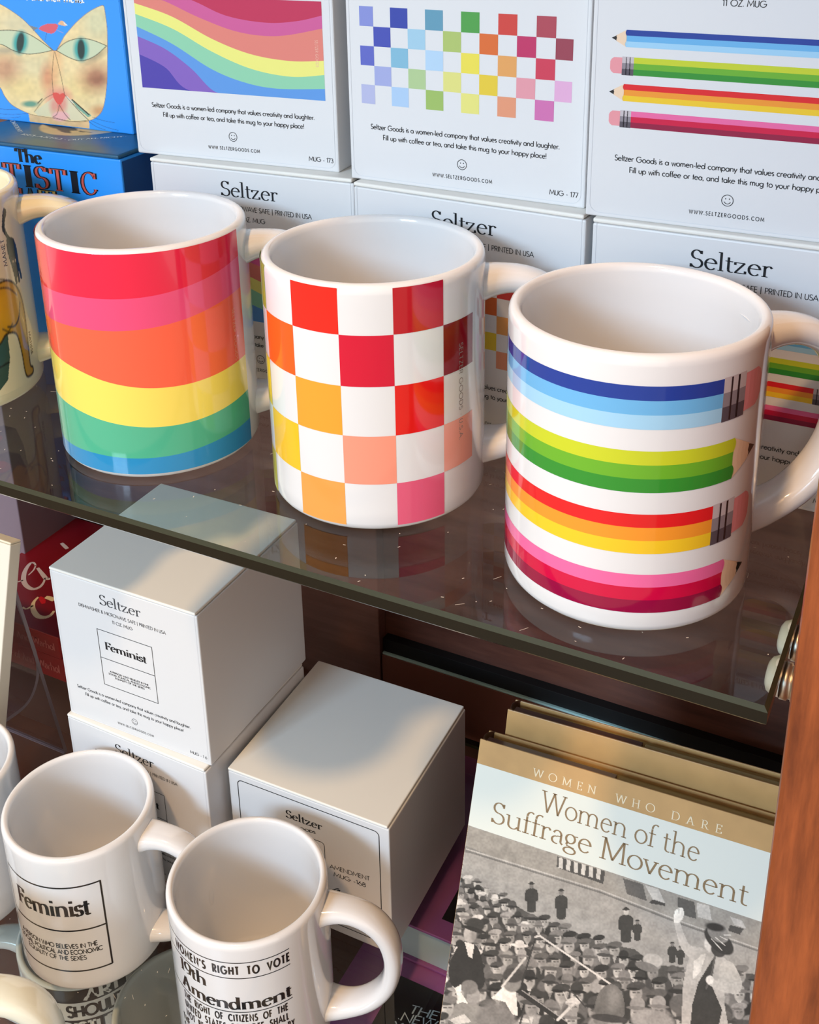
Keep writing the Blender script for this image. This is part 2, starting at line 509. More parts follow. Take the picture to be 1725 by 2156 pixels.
# ------------------------------------------------------------------ painted pictures (colour per vertex of a fine grid)
class Canvas:
    def __init__(s, x0, y0, x1, y1, step, bg):
        s.xs = np.arange(x0, x1 + step, step)
        s.ys = np.arange(y0, y1 + step, step)
        s.X, s.Y = np.meshgrid(s.xs, s.ys)
        s.img = np.zeros(s.X.shape + (3,))
        s.img[:] = rgb(bg)[:3]
        s.rng = np.random.RandomState(5)

    def _apply(s, a, c):
        s.img += a[..., None] * (np.array(rgb(c)[:3]) - s.img)

    def poly(s, pts, c, alpha=1.0):
        inside = np.zeros(s.X.shape, bool)
        n = len(pts)
        for i in range(n):
            x1, y1 = pts[i]
            x2, y2 = pts[(i + 1) % n]
            if y1 == y2:
                continue
            cnd = ((y1 > s.Y) != (y2 > s.Y)) & (s.X < (x2 - x1) * (s.Y - y1) / (y2 - y1) + x1)
            inside ^= cnd
        s._apply(inside * alpha, c)

    def ell(s, cx, cy, rx, ry, c, rot=0.0, soft=0.15, alpha=1.0):
        dx, dy = s.X - cx, s.Y - cy
        k, q = cos(rot), sin(rot)
        r = np.sqrt(((dx * k + dy * q) / rx) ** 2 + ((-dx * q + dy * k) / ry) ** 2)
        s._apply(np.clip((1 + soft / 2 - r) / soft, 0, 1) * alpha, c)

    def line(s, pts, wd, c, alpha=1.0):
        for (x1, y1), (x2, y2) in zip(pts[:-1], pts[1:]):
            dx, dy = x2 - x1, y2 - y1
            l2 = dx * dx + dy * dy or 1e-9
            t = np.clip(((s.X - x1) * dx + (s.Y - y1) * dy) / l2, 0, 1)
            d = np.hypot(s.X - x1 - t * dx, s.Y - y1 - t * dy)
            s._apply(np.clip(wd / 2 + 0.5 - d, 0, 1) * alpha, c)

    def mottle(s, amt, cell=6):
        h, w_ = s.X.shape
        out = np.zeros((h, w_))
        for c, a in ((cell, .6), (cell * 3, .4)):
            g = s.rng.rand(h // c + 3, w_ // c + 3)
            yy, xx = np.arange(h) / c, np.arange(w_) / c
            yi, xi = yy.astype(int), xx.astype(int)
            fy, fx = (yy - yi)[:, None], (xx - xi)[None]
            G = lambda a_, b_: g[np.ix_(yi + a_, xi + b_)]
            out += a * ((G(0, 0) * (1 - fx) + G(0, 1) * fx) * (1 - fy) + (G(1, 0) * (1 - fx) + G(1, 1) * fx) * fy)
        s.img *= (1 + amt * (out - .5))[..., None]


# ================================================================== the setting: bookcase, shelves, floor
mb = MB()
mb.box(-3500, 3500, -4500, 1500, -Z0 - 40, -Z0, wood('floor_boards', (120, 92, 66), (168, 136, 100), 0.4, (1.2, 9, 1), 3.0))
fl = mb.build('floor')
fl.location.z = Z0 / 1000
fl['kind'] = 'structure'

PLASTER = mat('plaster', (226, 220, 210), .8)
for nm, bx in (('wall_back', (-3500, 3500, 346, 440, -Z0, 2400)), ('ceiling', (-3500, 3500, -4500, 440, 2400, 2480))):
    mb = MB()
    mb.box(*bx, PLASTER)
    o = mb.build(nm)
    o.location.z = Z0 / 1000
    o['kind'] = 'structure'

DARK = wood('dark_back_wood', (80, 46, 38), (128, 80, 64), 0.3, (3, 3, 26), 3.0)
CHERRY = wood('cherry_wood', (100, 46, 20), (168, 88, 44), 0.38, (30, 30, 3.2), 6.0)
bc = thing('bookcase', 'cherry wood bookcase carrying the glass shelves of mugs', 'bookcase', (0, 0, -Z0))


def bc_part(name, x0, x1, y0, y1, z0, z1, m, bev=1.0, label=None):
    b = MB()
    b.box(x0, x1, y0, y1, z0 + Z0, z1 + Z0, m, bev)
    o = b.build(name, bc)
    if label:
        o['label'] = label
    return o


bc_part('side_panel', 410, 452, -37, 345, -Z0, 420, CHERRY, 1.6, 'warm reddish brown cherry wood upright at the right')
bc_part('back_panel', -560, 409, 327, 345, -Z0 + 20, 420, DARK, 0.6, 'dark brown back panel')
bc_part('sliding_panel', -215, 95.5, 316, 326, -476, -12, wood('sliding_panel_wood', (112, 74, 64), (140, 98, 86), 0.14, (3, 3, 26), 3.0, coat=.6), 0.6)
b = MB()
b.box(96.5, 409, 317.5, 325.5, -476 + Z0, -311.5 + Z0, mat('dark_glass_panel', (134, 84, 70), 0.15, 0.5, noise=.25, nscale=14), 0.2)
b.box(96.5, 409, 318, 325, -311.5 + Z0, -309.8 + Z0, mat('teal_glass_rim', (190, 226, 220), 0.15, 0.8), 0.5)
b.box(96.5, 409, 320, 327, -309.8 + Z0, -299 + Z0, mat('near_black_strip', (8, 5, 5), 0.6), 0.1)  # solid near-black strip stands in for the dark gap above the rim
b.build('glass_panel', bc)
b = MB()
b.box(-420, -216, 317.5, 325.5, -476 + Z0, -313.5 + Z0, MATS['dark_glass_panel'], 0.2)
b.box(-420, -216, 318, 325, -313.5 + Z0, -311.8 + Z0, MATS['teal_glass_rim'], 0.5)
b.build('glass_panel', bc)
bc_part('added_shade_board', -560, 409, -20, 326, 310, 330, DARK, 1.0)  # unseen board added overhead to hold back spot and ambient light
bc_part('bottom_board', -560, 409, -20, 326, -502, -480, DARK, 1.0)


def glass_shelf(name, label, x0, x1, y0, y1, zt, th):
    b = MB()
    c = 1.3
    P = [(x0, y0), (x1, y0), (x1, y1), (x0, y1)]
    I = [(x0 + c, y0 + c), (x1 - c, y0 + c), (x1 - c, y1 - c), (x0 + c, y1 - c)]
    z = lambda pts, h: [(p[0], p[1], h) for p in pts]
    b.add(z(I, 0), [[0, 1, 2, 3]], GLASS)
    b.add(z(I, -th), [[3, 2, 1, 0]], GLASS)
    b.add(z(P, -c) + z(P, -th + c), [[4 + i, 4 + (i + 1) % 4, (i + 1) % 4, i] for i in range(4)], GEDGE)
    b.add(z(I, 0) + z(P, -c), [[4 + i, 4 + (i + 1) % 4, (i + 1) % 4, i] for i in range(4)], GBEVEL)
    b.add(z(P, -th + c) + z(I, -th), [[4 + i, 4 + (i + 1) % 4, (i + 1) % 4, i] for i in range(4)], GBEVEL)
    dust = mat('dust_fleck', (206, 200, 190), .6)
    rg = random.Random(int(-zt) + 4)
    for i in range(260):
        x, y, a, l = rg.uniform(-60, x1 - 3), rg.uniform(y0 + 3, 120), rg.uniform(0, pi), rg.choice([.25, .3, .4, .5, .5, 1.6])
        w_ = .13 if l < 1 else .07
        dx, dy = cos(a), sin(a)
        b.add([(x - dx * l - dy * w_, y - dy * l + dx * w_, .04), (x - dx * l + dy * w_, y - dy * l - dx * w_, .04), (x + dx * l + dy * w_, y + dy * l - dx * w_, .04), (x + dx * l - dy * w_, y + dy * l + dx * w_, .04)], [[0, 1, 2, 3]], dust)
    o = b.build(name)
    o.location = (0, 0, (zt + Z0) / 1000)
    return tag(o, label, 'shelf')


glass_shelf('glass_shelf', 'thick clear glass shelf under the three colourful printed mugs', -450, 401, 0, 310, 0, 6.6)
glass_shelf('glass_shelf', 'lower clear glass shelf under the two white lettered mugs', -450, 401, -8, 310, -352.1, 7)

for y, lab in ((31, 'metal shelf pin with clear pad, nearest the front edge of glass'), (51, 'metal shelf pin with clear pad, behind the front pin')):
    t = thing('shelf_pin', lab, 'shelf pin', (410, y, -12.6), 0, 'pins under the upper glass shelf')
    b = MB()
    prof = [(0, 0), (4.5, 0), (4.5, -4), (5.2, -4.3), (5.2, -9.2)]
    pts = [[(x, r * cos(a) * 1.05, r * sin(a)) for x, r in [(0, 5.8), (-6.2, 5.8), (-6.4, 5.2), (-7.2, 5.2), (-7.4, 5.8), (-9.5, 5.8), (-9.5, 0.01)]] for a in np.linspace(0, 2 * pi, 24, endpoint=False)]
    b.grid(pts, mat('brushed_nickel', (214, 206, 192), 0.42, metal=1.0), True, closed_u=True)
    b.build('peg', t, True)
    b = MB()
    pts = [[(-9.5 - d, r * cos(a), r * .62 * sin(a) + 1.2) for d, r in [(0, 8.2), (2.2, 8.0), (3.9, 6.8), (4.8, 4.6), (5.1, 0.01)]] for a in np.linspace(0, 2 * pi, 28, endpoint=False)]
    b.grid(pts, mat('clear_pad', (215, 218, 214), 0.2), True, closed_u=True)
    b.build('pad', t, True)['label'] = 'milky clear plastic pad'

# ================================================================== mugs
R = 41.0
OUT = [(0.01, 1.4), (34, 1.4), (36, 0.4), (37.2, 0), (38.6, .15), (39.8, .8), (40.6, 1.9), (41, 3.4), (41, 8), (41, 30), (41, 60), (41, 85), (41, 91.5), (40.9, 93), (40.4, 94.2), (39.5, 94.9), (38.6, 95.1), (37.8, 94.7), (37.2, 93.8), (36.9, 92.2), (36.8, 85), (36.8, 40), (36.8, 12), (36.2, 8), (34, 5.6), (30, 4.6), (0.01, 4.2)]
HPATH = [(38, 80.5), (46, 82), (55, 81.5), (64, 77.5), (71, 69.5), (74.5, 59), (75, 48), (72.5, 36.5), (66.5, 26.5), (58, 19), (48, 14.8), (38, 13.5)]


def make_mug(label, pos, az, art, clay=PORCELAIN, group=None, hs=1.0):
    t = thing('mug', label, 'mug', pos, 0, group)
    b = MB()
    N = 160
    b.grid([[(r * cos(a), r * sin(a), z) for r, z in OUT] for a in np.linspace(0, 2 * pi, N, endpoint=False)], clay, True, closed_u=True)
    if art:
        art(b, pos)
    b.build('body', t)
    b = MB()
    path = spline([(r, z) for r, z in HPATH], 4)
    ca, sa = cos(radians(az)), sin(radians(az))
    rings = []
    n = len(path)
    for i, (r, z) in enumerate(path):
        p, q = path[max(i - 1, 0)], path[min(i + 1, n - 1)]
        tr, tz = q[0] - p[0], q[1] - p[1]
        l = math.hypot(tr, tz)
        nr, nz = -tz / l, tr / l
        d = min(i, n - 1 - i)
        fl_ = 1.0 + 0.42 * max(0, 1 - d / 8.0) ** 2
        ht, hw = 4.7 * fl_ * hs, 7.6 * fl_ * hs
        ring = []
        for k in range(20):
            a = 2 * pi * k / 20
            e1 = math.copysign(abs(cos(a)) ** .8, cos(a)) * ht
            e2 = math.copysign(abs(sin(a)) ** .8, sin(a)) * hw
            rr, zz = r + nr * e1, z + nz * e1
            ring.append((rr * ca - e2 * sa, rr * sa + e2 * ca, zz))
        rings.append(ring)
    b.grid(rings, clay, True, closed_v=True)
    b.build('handle', t, True)
    return t


def cmap(off=.06):
    rr = R + off
    return lambda th, z: (rr * cos(radians(th)), rr * sin(radians(th)), z)


def band(b, t0, t1, lo, hi, m, off=.06, step=2.0):
    """wrapped band between two height functions of the angle"""
    n = max(1, int(math.ceil((t1 - t0) / step)))
    mp = cmap(off)
    rows = []
    for i in range(n + 1):
        th = t0 + (t1 - t0) * i / n
        l, h = (lo(th) if callable(lo) else lo), (hi(th) if callable(hi) else hi)
        rows.append([mp(th, l + (h - l) * k / 2) for k in range(3)])
    b.grid(rows, m, True)


def interp(pts):
    xs, ys = [p[0] for p in pts], [p[1] for p in pts]
    return lambda t: float(np.interp(t, xs, ys))


def deg(mm):
    return degrees(mm / R)


def wrap_text(b, s, th0, th1, z, m, font=FUT, z1=None, **k):
    mp = cmap(.12)
    put_text(b, s, th0 * R * pi / 180, th1 * R * pi / 180, z, lambda u, v: mp(degrees(u / R), v), m, font, v1=z1, **k)


def vert_text(b, s, th, z0, z1, m, cap, **k):
    """reads downwards along the wall of the mug"""
    mp = cmap(.12)
    put_text(b, s, 0, z0 - z1, 0, lambda u, v: mp(th + degrees(v / R), z0 - u), m, cap=cap, **k)


def art_rainbow(b, pos):
    rows = [
        [(-250, 94), (-123, 93.6), (-60, 93.7), (10, 93.6)],
        [(-250, 74), (-180, 72), (-122, 75.2), (-89, 76.2), (-66, 76.2), (-47, 76.8), (-26, 78.6), (-11, 80.4), (10, 83)],
        [(-250, 64), (-180, 60), (-126, 62.2), (-92, 63.3), (-68, 63.4), (-48, 64.2), (-28, 66.0), (-13, 67.8), (10, 70)],
        [(-250, 56), (-180, 53), (-140, 50), (-126, 48), (-96, 45.4), (-76, 42), (-56, 39.6), (-35, 38.8), (-17, 39.3), (10, 40.8)],
        [(-250, 40), (-180, 34), (-131, 28.8), (-100, 27.4), (-79, 24.9), (-58, 23), (-37, 22.5), (-19, 23.2), (10, 25.3)],
        [(-250, 20), (-180, 10), (-127, 8.6), (-92, 9.9), (-73, 9.7), (-60, 9.6), (-39, 10), (-20, 11.2), (10, 12.3)],
        [(-250, 2.6), (10, 2.6)]]
    cs = [(228, 34, 70), (230, 76, 122), (244, 98, 70), (242, 218, 100), (80, 178, 142), (44, 140, 194)]
    sm = []
    for r in rows:
        xs = np.linspace(-250, 9.7, 131)
        ys = np.interp(xs, [p[0] for p in r], [p[1] for p in r])
        k = np.ones(9) / 9
        ys = np.convolve(np.pad(ys, 4, 'edge'), k, 'valid')
        sm.append(interp(list(zip(xs, ys))))
    for i, c in enumerate(cs):
        band(b, -250, 9.7, sm[i + 1], sm[i], ink(c, True))
    vert_text(b, 'SELTZER GOODS', -.8, 63.2, 41, ink((246, 160, 130), True), 1.6, thick=.12, track=.1)


def art_checks(b, pos):
    d0, z0, dt, dz = -26.0, 96.2, 26.2, 19.1
    W_ = None
    rows = [  # columns from the right edge backwards
        [W_, (186, 22, 38), W_, (226, 34, 24), W_, (150, 184, 64), W_, (80, 150, 60)],
        [(134, 14, 28), W_, (206, 12, 52), W_, (240, 92, 22), W_, (150, 184, 64), W_],
        [W_, (222, 26, 24), W_, (240, 158, 50), W_, (236, 206, 50), W_, (120, 170, 200)],
        [(238, 168, 152), W_, (240, 150, 126), W_, (236, 190, 36), W_, (216, 206, 90), W_],
        [W_, (224, 92, 126), W_, (240, 158, 78), W_, (206, 206, 92), W_, (140, 176, 80)]]
    for i, r in enumerate(rows):
        zt, zb = min(z0 - i * dz, 93.9), max(z0 - (i + 1) * dz, 2.6)
        for j, c in enumerate(r):
            if c is None:
                continue
            hi = -3.6 if j == 0 else d0 - (j - 1) * dt
            band(b, d0 - j * dt, hi, zb, zt, ink(c, True))
    vert_text(b, 'SELTZER GOODS * U.S.A.', -15.3, 68, 30, ink((150, 140, 138), True), 1.9, thick=.12, track=.1)


def pencil(b, poly, rectf, hx0, hx1, zt, zb, cs, end_right, end_left, k):
    """horizontal printed pencil; poly(pts,colour) draws; k = horizontal units per mm; ends: eraser or tip"""
    h = (zt - zb) / 3
    for i, c in enumerate(cs):
        rectf(hx0, zt - (i + 1) * h, hx1, zt - i * h, c)
    H = zt - zb
    for side, x, e in ((1, hx1, end_right), (-1, hx0, end_left)):
        X = lambda mm: x + side * mm * k
        def rr(a, z0, bb, z1, c):
            rectf(min(X(a), X(bb)), z0, max(X(a), X(bb)), z1, c)
        if e == 'eraser':
            m = H / 14.0
            rr(0, zb + .66 * H, 9.4 * m, zt + .02 * H, (196, 186, 190))
            rr(0, zb + .33 * H, 9.4 * m, zb + .66 * H, (140, 132, 140))
            rr(0, zb - .02 * H, 9.4 * m, zb + .33 * H, (84, 78, 88))
            for a in (2.6, 5.6):
                rr(a * m, zb - .0 * H, (a + .9) * m, zt, (32, 30, 38))
            poly([(X(9.4 * m), zb + .06 * H), (X(16 * m), zb + .06 * H), (X(18 * m), zb + .16 * H), (X(19 * m), zb + .3 * H), (X(19 * m), zb + .72 * H), (X(18 * m), zb + .86 * H), (X(16 * m), zb + .96 * H), (X(9.4 * m), zb + .96 * H)], (232, 150, 158))
        else:
            m = H / 14.0
            for i in range(3):      # scalloped paint edge
                zc = zt - (i + .5) * h
                pts = [(X(0), zc + h / 2)] + [(X((.9 if i != 1 else -.1) * m * (1 - ((q - 4) / 4.0) ** 2) + .4 * m), zc + h / 2 - h * q / 8) for q in range(9)] + [(X(0), zc - h / 2)]
                poly(pts, cs[i])
            poly([(X(.5 * m), zt - .01 * H), (X(8.9 * m), zb + .66 * H), (X(8.4 * m), zb + .5 * H), (X(8.9 * m), zb + .34 * H), (X(.5 * m), zb + .01 * H), (X(1.2 * m), zb + H / 6), (X(.4 * m), zb + H / 3), (X(.1 * m), zb + H / 2), (X(.4 * m), zb + 2 * H / 3), (X(1.2 * m), zb + 5 * H / 6)], (238, 208, 178))
            poly([(X(8.2 * m), zb + .665 * H), (X(12.8 * m), zb + .5 * H), (X(8.2 * m), zb + .335 * H), (X(8.9 * m), zb + .42 * H), (X(8.3 * m), zb + .5 * H), (X(8.9 * m), zb + .58 * H)], (30, 28, 32))


PENCILS = [((24, 60, 150), (104, 176, 226), (158, 206, 236)), ((196, 206, 44), (104, 174, 44), (44, 142, 48)), ((222, 28, 36), (240, 150, 46), (240, 198, 42)), ((234, 104, 160), (206, 10, 66), (146, 12, 62))]


def art_pencils(b, pos):
    zs = [(85.8, 71.9), (64.8, 50.9), (43.5, 29.7), (22.3, 8.3)]

    def rectf(a, z0, c_, z1, c):
        band(b, a, c_, z0, z1, ink(c, True))

    def poly(pts, c):
        b.poly(pts, cmap(.075), ink(c, True), 3.0, True)
    for i, (zt, zb) in enumerate(zs):
        pencil(b, poly, rectf, -225, -36 if i % 2 == 0 else -27.5, zt, zb, PENCILS[i], 'eraser' if i % 2 == 0 else 'tip', 'tip' if i % 2 == 0 else 'eraser', degrees(1 / R))


def mug_lines(b, segs, wd=.55):
    for (t0, z0, t1, z1) in segs:
        if abs(t1 - t0) < 1e-6:
            mp = cmap(.1)
            h = degrees(wd / 2 / R)
            b.grid([[mp(t0 - h, z0), mp(t0 - h, z1)], [mp(t0 + h, z0), mp(t0 + h, z1)]], ink(BLACK, True), True)
        else:
            n = 40
            band(b, t0, t1, interp([(t0, z0 - wd / 2), (t1, z1 - wd / 2)]), interp([(t0, z0 + wd / 2), (t1, z1 + wd / 2)]), ink(BLACK, True), .1)


def art_feminist(b, pos):
    m = ink(BLACK, True)
    mug_lines(b, [(-119, 76, -35, 76.4), (-119, 45.4, -35, 45.8), (-119, 15.6, -35, 16.2), (-119, 15.4, -119, 76.3), (-35.2, 16, -35.2, 76.6)], .95)
    wrap_text(b, 'Feminist', -107, -44.5, 56.2, m, SER, thick=.25, thin=.05, cap=11.6, widen=1.3)
    wrap_text(b, 'A PERSON WHO BELIEVES IN THE', -110, -43.5, 33, m, thick=.17, cap=3.0, widen=1.05)
    wrap_text(b, 'SOCIAL, POLITICAL AND ECONOMIC', -112, -40.5, 28.6, m, thick=.17, cap=3.0, widen=1.05)
    wrap_text(b, 'EQUALITY OF THE SEXES', -104, -53, 24.2, m, thick=.15, cap=3.0, widen=1.05)


def art_amendment(b, pos):
    m = ink(BLACK, True)
    mug_lines(b, [(-128, 84.6, -27, 84.6), (-128, 74.3, -27, 74.3), (-128, 51.3, -27, 51.3)], .5)
    wrap_text(b, "WOMEN'S RIGHT TO VOTE", -116.5, -27, 77, m, thick=.2, cap=5.0, track=.16, space=.42, widen=.62)
    wrap_text(b, '19th', -112.5, -87, 65, m, SER, thick=.24, thin=.05, cap=7.8, widen=1.25)
    wrap_text(b, 'Amendment', -113, -27, 53.4, m, SER, thick=.27, thin=.05, cap=7.8, widen=1.4)
    for s, a0, a1, z in (('THE RIGHT OF CITIZENS OF THE', -112, -31, 45.0), ('UNITED STATES TO VOTE SHALL', -112, -31, 38.4), ('NOT BE DENIED OR ABRIDGED BY', -112, -27, 31.8), ('THE UNITED STATES OR BY ANY', -118, -30, 25.2), ('STATE ON ACCOUNT OF SEX', -118, -36, 18.6)):
        wrap_text(b, s, a0, a1, z, m, thick=.19, cap=4.4, track=.14, space=.4, widen=.62)


M1, M2, M3 = (137.1, 62.3, 0), (237.9, 69.05, 0), (341.6, 54.2, 0)
M4, M5 = (38.5, 74.2, -352.1), (151.2, 73.4, -352.1)
M0 = (18.0, 58.0, 0)
make_mug('white mug wrapped in broad red, pink, orange, yellow, green and blue bands', M1, 34, art_rainbow, group=None)
make_mug('white mug with red, orange, yellow and pink checkerboard squares', M2, 27, art_checks)
make_mug('white mug printed with rows of horizontal rainbow pencils', M3, 38, art_pencils)
make_mug('white mug with a black framed word Feminist on it', M4, 12, art_feminist)
make_mug('white mug with bold black 19th Amendment voting text', M5, 17, art_amendment)


def art_cats(b, pos):
    """two painted cats on the wall of the cream mug, drawn in angle / height"""
    c = Canvas(-62, 6, 24, 90, .45, (236, 230, 196))
    F = lambda pts: [cyl_uv((x / 3.994, 360 + y / 3.994), *M0) for x, y in pts]
    base = c.img.copy()
    # pot with painted fish, at the left
    c.poly([(-60, 40), (-8, 41), (-1, 33), (-2, 22), (-6, 12), (-14, 8), (-40, 7), (-60, 7)], (62, 92, 84))
    c.ell(-22, 27, 9, 3, (206, 62, 40), .25)
    c.ell(-22, 13, 6, 2.2, (206, 62, 40), .1)
    c.line([(-60, 19), (-25, 18), (-3, 20)], .8, (20, 22, 24))
    c.ell(-14, 36, 9, 4, (170, 170, 70), .3)
    # yellow cat
    yc = (204, 156, 40)
    body = spline([(-40, 50), (-20, 54.5), (0, 57), (9, 55), (15, 49), (17.5, 40), (17, 30), (16, 20), (15.5, 13), (18, 11), (17, 8.5), (11, 8.5), (9, 12), (8.5, 22), (6, 31), (-2, 33), (-10, 30), (-25, 40)], 5, True)
    c.poly(body, yc)
    c.ell(2, 44, 9, 9, (222, 168, 30), 0, .6)
    c.ell(15, 35, 3, 16, (176, 150, 84), 0, .8, .7)
    c.line(body + body[:1], .9, (58, 44, 22))
    c.line(spline([(0, 36), (6, 35), (11, 38), (14, 44)], 5), .8, (58, 44, 22))
    c.line(spline([(-12, 52), (-4, 54.5), (5, 53), (12, 48)], 5), .7, (90, 60, 20))
    c.line([(-4, 36), (0, 33.6), (4, 36.4)], .8, (70, 60, 30))
    # black cat
    bk = (46, 44, 42)
    bc_ = spline([(12, 88), (14, 86), (11, 82), (10.5, 79), (13, 75), (17.5, 73), (19.5, 68), (19.8, 62), (20.8, 56), (21, 53.5), (19, 54), (18.2, 58), (17.6, 53), (15.8, 53), (15.2, 57), (14.6, 53), (13, 53), (11.6, 60), (9.6, 67), (9.6, 73), (10, 75), (7.5, 79), (8.6, 83), (10, 86)], 4, True)
    c.poly(bc_, bk)
    c.ell(14, 63, 2.4, 2.4, (78, 74, 70), 0, .9)
    c.ell(13.2, 63.4, .5, .6, (230, 214, 180))
    c.ell(16, 63.2, .5, .6, (230, 214, 180))
    # small bird scribbles left of the black cat
    c.ell(-6, 60, 4, 1.2, (150, 120, 70), .4)
    c.line([(-14, 58), (-6, 60), (3, 57.5)], .6, (60, 50, 40))
    diff = np.abs(c.img - base).sum(2) > 1e-4
    mp = cmap(.07)
    P = np.array([[mp(x, y) for x in c.xs] for y in c.ys])
    # grid only; (row order bottom-up keeps the faces outward)
    img = c.img.transpose(1, 0, 2)
    b.canvas(img, P.transpose(1, 0, 2), paint_mat('painted_glaze', .12, .6))
    vert_text(b, 'MATISSE', 18.6, 28, 17, ink((60, 50, 40), True), 1.6, thick=.18, track=.1)
    mpv = cmap(.12)
    put_text(b, 'MANET', 0, 12, 0, lambda u, v: mpv(7.4 - degrees(v / R), 63 + u), ink((60, 50, 40), True), cap=2.0, thick=.16, track=.1)


make_mug('cream mug painted with a black cat above a yellow cat', M0, 42, art_cats, CREAM)
make_mug('plain white mug at the far left edge of the lower shelf', (-54, 62, -352.1), 195, None, PORCELAIN)
make_mug('cream mug below the Feminist mug, only its handle in view', (30, -52, -352.1), 30, None, glaze('pale_cream_glaze', (232, 234, 218)), hs=1.25)


def art_disturb(b, pos):
    bk = ink((38, 36, 38), True)
    band(b, -100, -15, 83.5, 93.5, bk)
    band(b, -100, -15, 56, 69.5, bk)
    band(b, -100, -15, 30, 42.5, bk)
    wh = ink((225, 225, 225), True)
    wrap_text(b, 'ART', -50, -20, 84.8, wh, thick=.22, cap=8)
    wrap_text(b, 'SHOULD', -66, -18.5, 72.3, bk, thick=.2, cap=8.6, widen=.8)
    wrap_text(b, 'DISTURB', -72, -18, 58.8, wh, thick=.2, cap=8.6, widen=.8)


make_mug('white mug with black ART SHOULD DISTURB print, seen through the lower glass', (10, 90, -479.6), 200, art_disturb)
make_mug('plain white mug beneath the glass under the 19th Amendment mug', (96, 76, -479.6), 20, None)

# ================================================================== mug gift boxes
def smiley(b, u, v, r, mp, m):
    line(b, arc_pts(u, v, r, r, 0, 360, 28), .22, mp, m)
    line(b, arc_pts(u, v - .1, r * .58, r * .55, 200, 340, 10), .22, mp, m)
    for s in (-1, 1):
        b.poly(arc_pts(u + s * r * .33, v + r * .3, .18, .24, 0, 330, 10), mp, m)


def face_print(b, mp, m, code, W, art, du=0.0, outline=True, brandcap=6.6):
    c = W / 2 + du
    put_text(b, 'Seltzer', c - 14.6, c + 14.4, 88.3, mp, m, SER, thick=.1, thin=.04, cap=brandcap)
    put_text(b, 'DISHWASHER & MICROWAVE SAFE | PRINTED IN USA', c - 30.6, c + 30.4, 82.2, mp, m, thick=.115, cap=2.05)
    put_text(b, '11 OZ. MUG', c - 7.2, c + 7.2, 77.4, mp, m, thick=.115, cap=2.05)
    art(b, c)
    put_text(b, 'Seltzer Goods is a women-led company that values creativity and laughter.', c - 41, c + 40.6, 21.8, mp, m, thick=.13, cap=2.0)
    put_text(b, 'Fill up with coffee or tea, and take this mug to your happy place!', c - 35.4, c + 35.4, 17.7, mp, m, thick=.13, cap=2.0)
    smiley(b, c, 11.4, 2.0, mp, m)
    put_text(b, 'WWW.SELTZERGOODS.COM', c - 13, c + 13, 5.3, mp, m, thick=.16, cap=1.35, track=.3)
    put_text(b, code, W - 14.2, W - 2.6, 4.0, mp, m, thick=.12, cap=1.9)
    if outline:
        o = ink((205, 208, 214))
        pts = [(1.6, 101)] + arc_pts(5.2, 5.2, 3.6, 3.6, 180, 270, 6) + arc_pts(W - 5.2, 5.2, 3.6, 3.6, 270, 360, 6) + [(W - 1.6, 101)]
        line(b, pts, .12, mp, o)


def gift_box(label, O, rz, W, D, H, printf, lid=True, group=None, card=CARD, top=CARDTOP, name='gift_box', lidart=None, side=None):
    """O = lower front left corner; local x across the front, y back"""
    t = thing(name, label, 'gift box', O, rz, group)
    b = MB()
    zt = H - 2.0 if lid else H
    b.box(0, W, 0, D, 0, zt, card, .7)
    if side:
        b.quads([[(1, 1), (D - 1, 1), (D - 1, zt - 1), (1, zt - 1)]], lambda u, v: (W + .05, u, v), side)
    if printf:
        printf(b, lambda u, v: (u, -.06, v), lambda u, v: (u, -.12, v))
    b.build('carton', t)
    if lid:
        b = MB()
        b.box(.1, W - .9, -.25, D - .1, H - 1.75, H, top, .65, 3)
        b.box(2, W - 2.5, 1.0, 1.6, H - 14, H - 1.8, top, .1)      # tuck flap behind the front wall
        if lidart:
            lidart(b)
        b.build('lid', t)
    return t


def art_box_rainbow(b, c):
    d = c - 51.5
    mp = lambda u, v: (u + d, -.06, v)
    x0, x1 = 6.4, 97.6
    f = [
        [(6, 76), (34, 69.5), (52, 63.2), (71, 61), (86, 62.2), (98, 65)],
        [(6, 71), (21, 68.4), (39, 61.8), (58, 56.6), (77, 55.8), (98, 59.8)],
        [(6, 66.8), (25, 61.8), (44.5, 53.2), (63, 47.7), (82, 45.8), (98, 46.8)],
        [(6, 62.2), (25, 56.6), (44, 47.8), (63, 41.5), (82, 39.3), (98, 41)],
        [(6, 56.9), (24, 50.2), (43, 40.4), (59, 35.6), (75, 33.9), (98, 35.2)],
        [(6, 52.7), (20.4, 47.7), (33, 39.9), (44.6, 30.4), (60, 30.2), (98, 30.2)],
        [(6, 44.9), (19.5, 39.7), (30.9, 30.4), (60, 30.2), (98, 30.2)],
        [(6, 30.2), (98, 30.2)]]
    cs = [(192, 44, 84), (206, 90, 148), (224, 128, 116), (236, 230, 126), (142, 204, 168), (92, 150, 218), (130, 96, 184), (76, 64, 164)]
    fns = [lambda t: 70.4]
    for r in f:
        s = spline(r, 8)
        fns.append(interp(s))
    xs = np.linspace(x0, x1, 61)
    for i, cc in enumerate(cs):
        rows = []
        for x in xs:
            hi, lo = min(70.4, fns[i](x)), min(70.4, fns[i + 1](x))
            rows.append([mp(x, max(30.2, lo)), mp(x, max(30.2, hi))])
        b.grid(rows, ink(cc), False)
    put_text(b, 'SELTZER GOODS', 0, 11, 0, lambda u, v: (x1 - 3.6 + d + v, -.12, 55 - u), ink((240, 190, 170)), thick=.12, cap=1.2, track=.1)


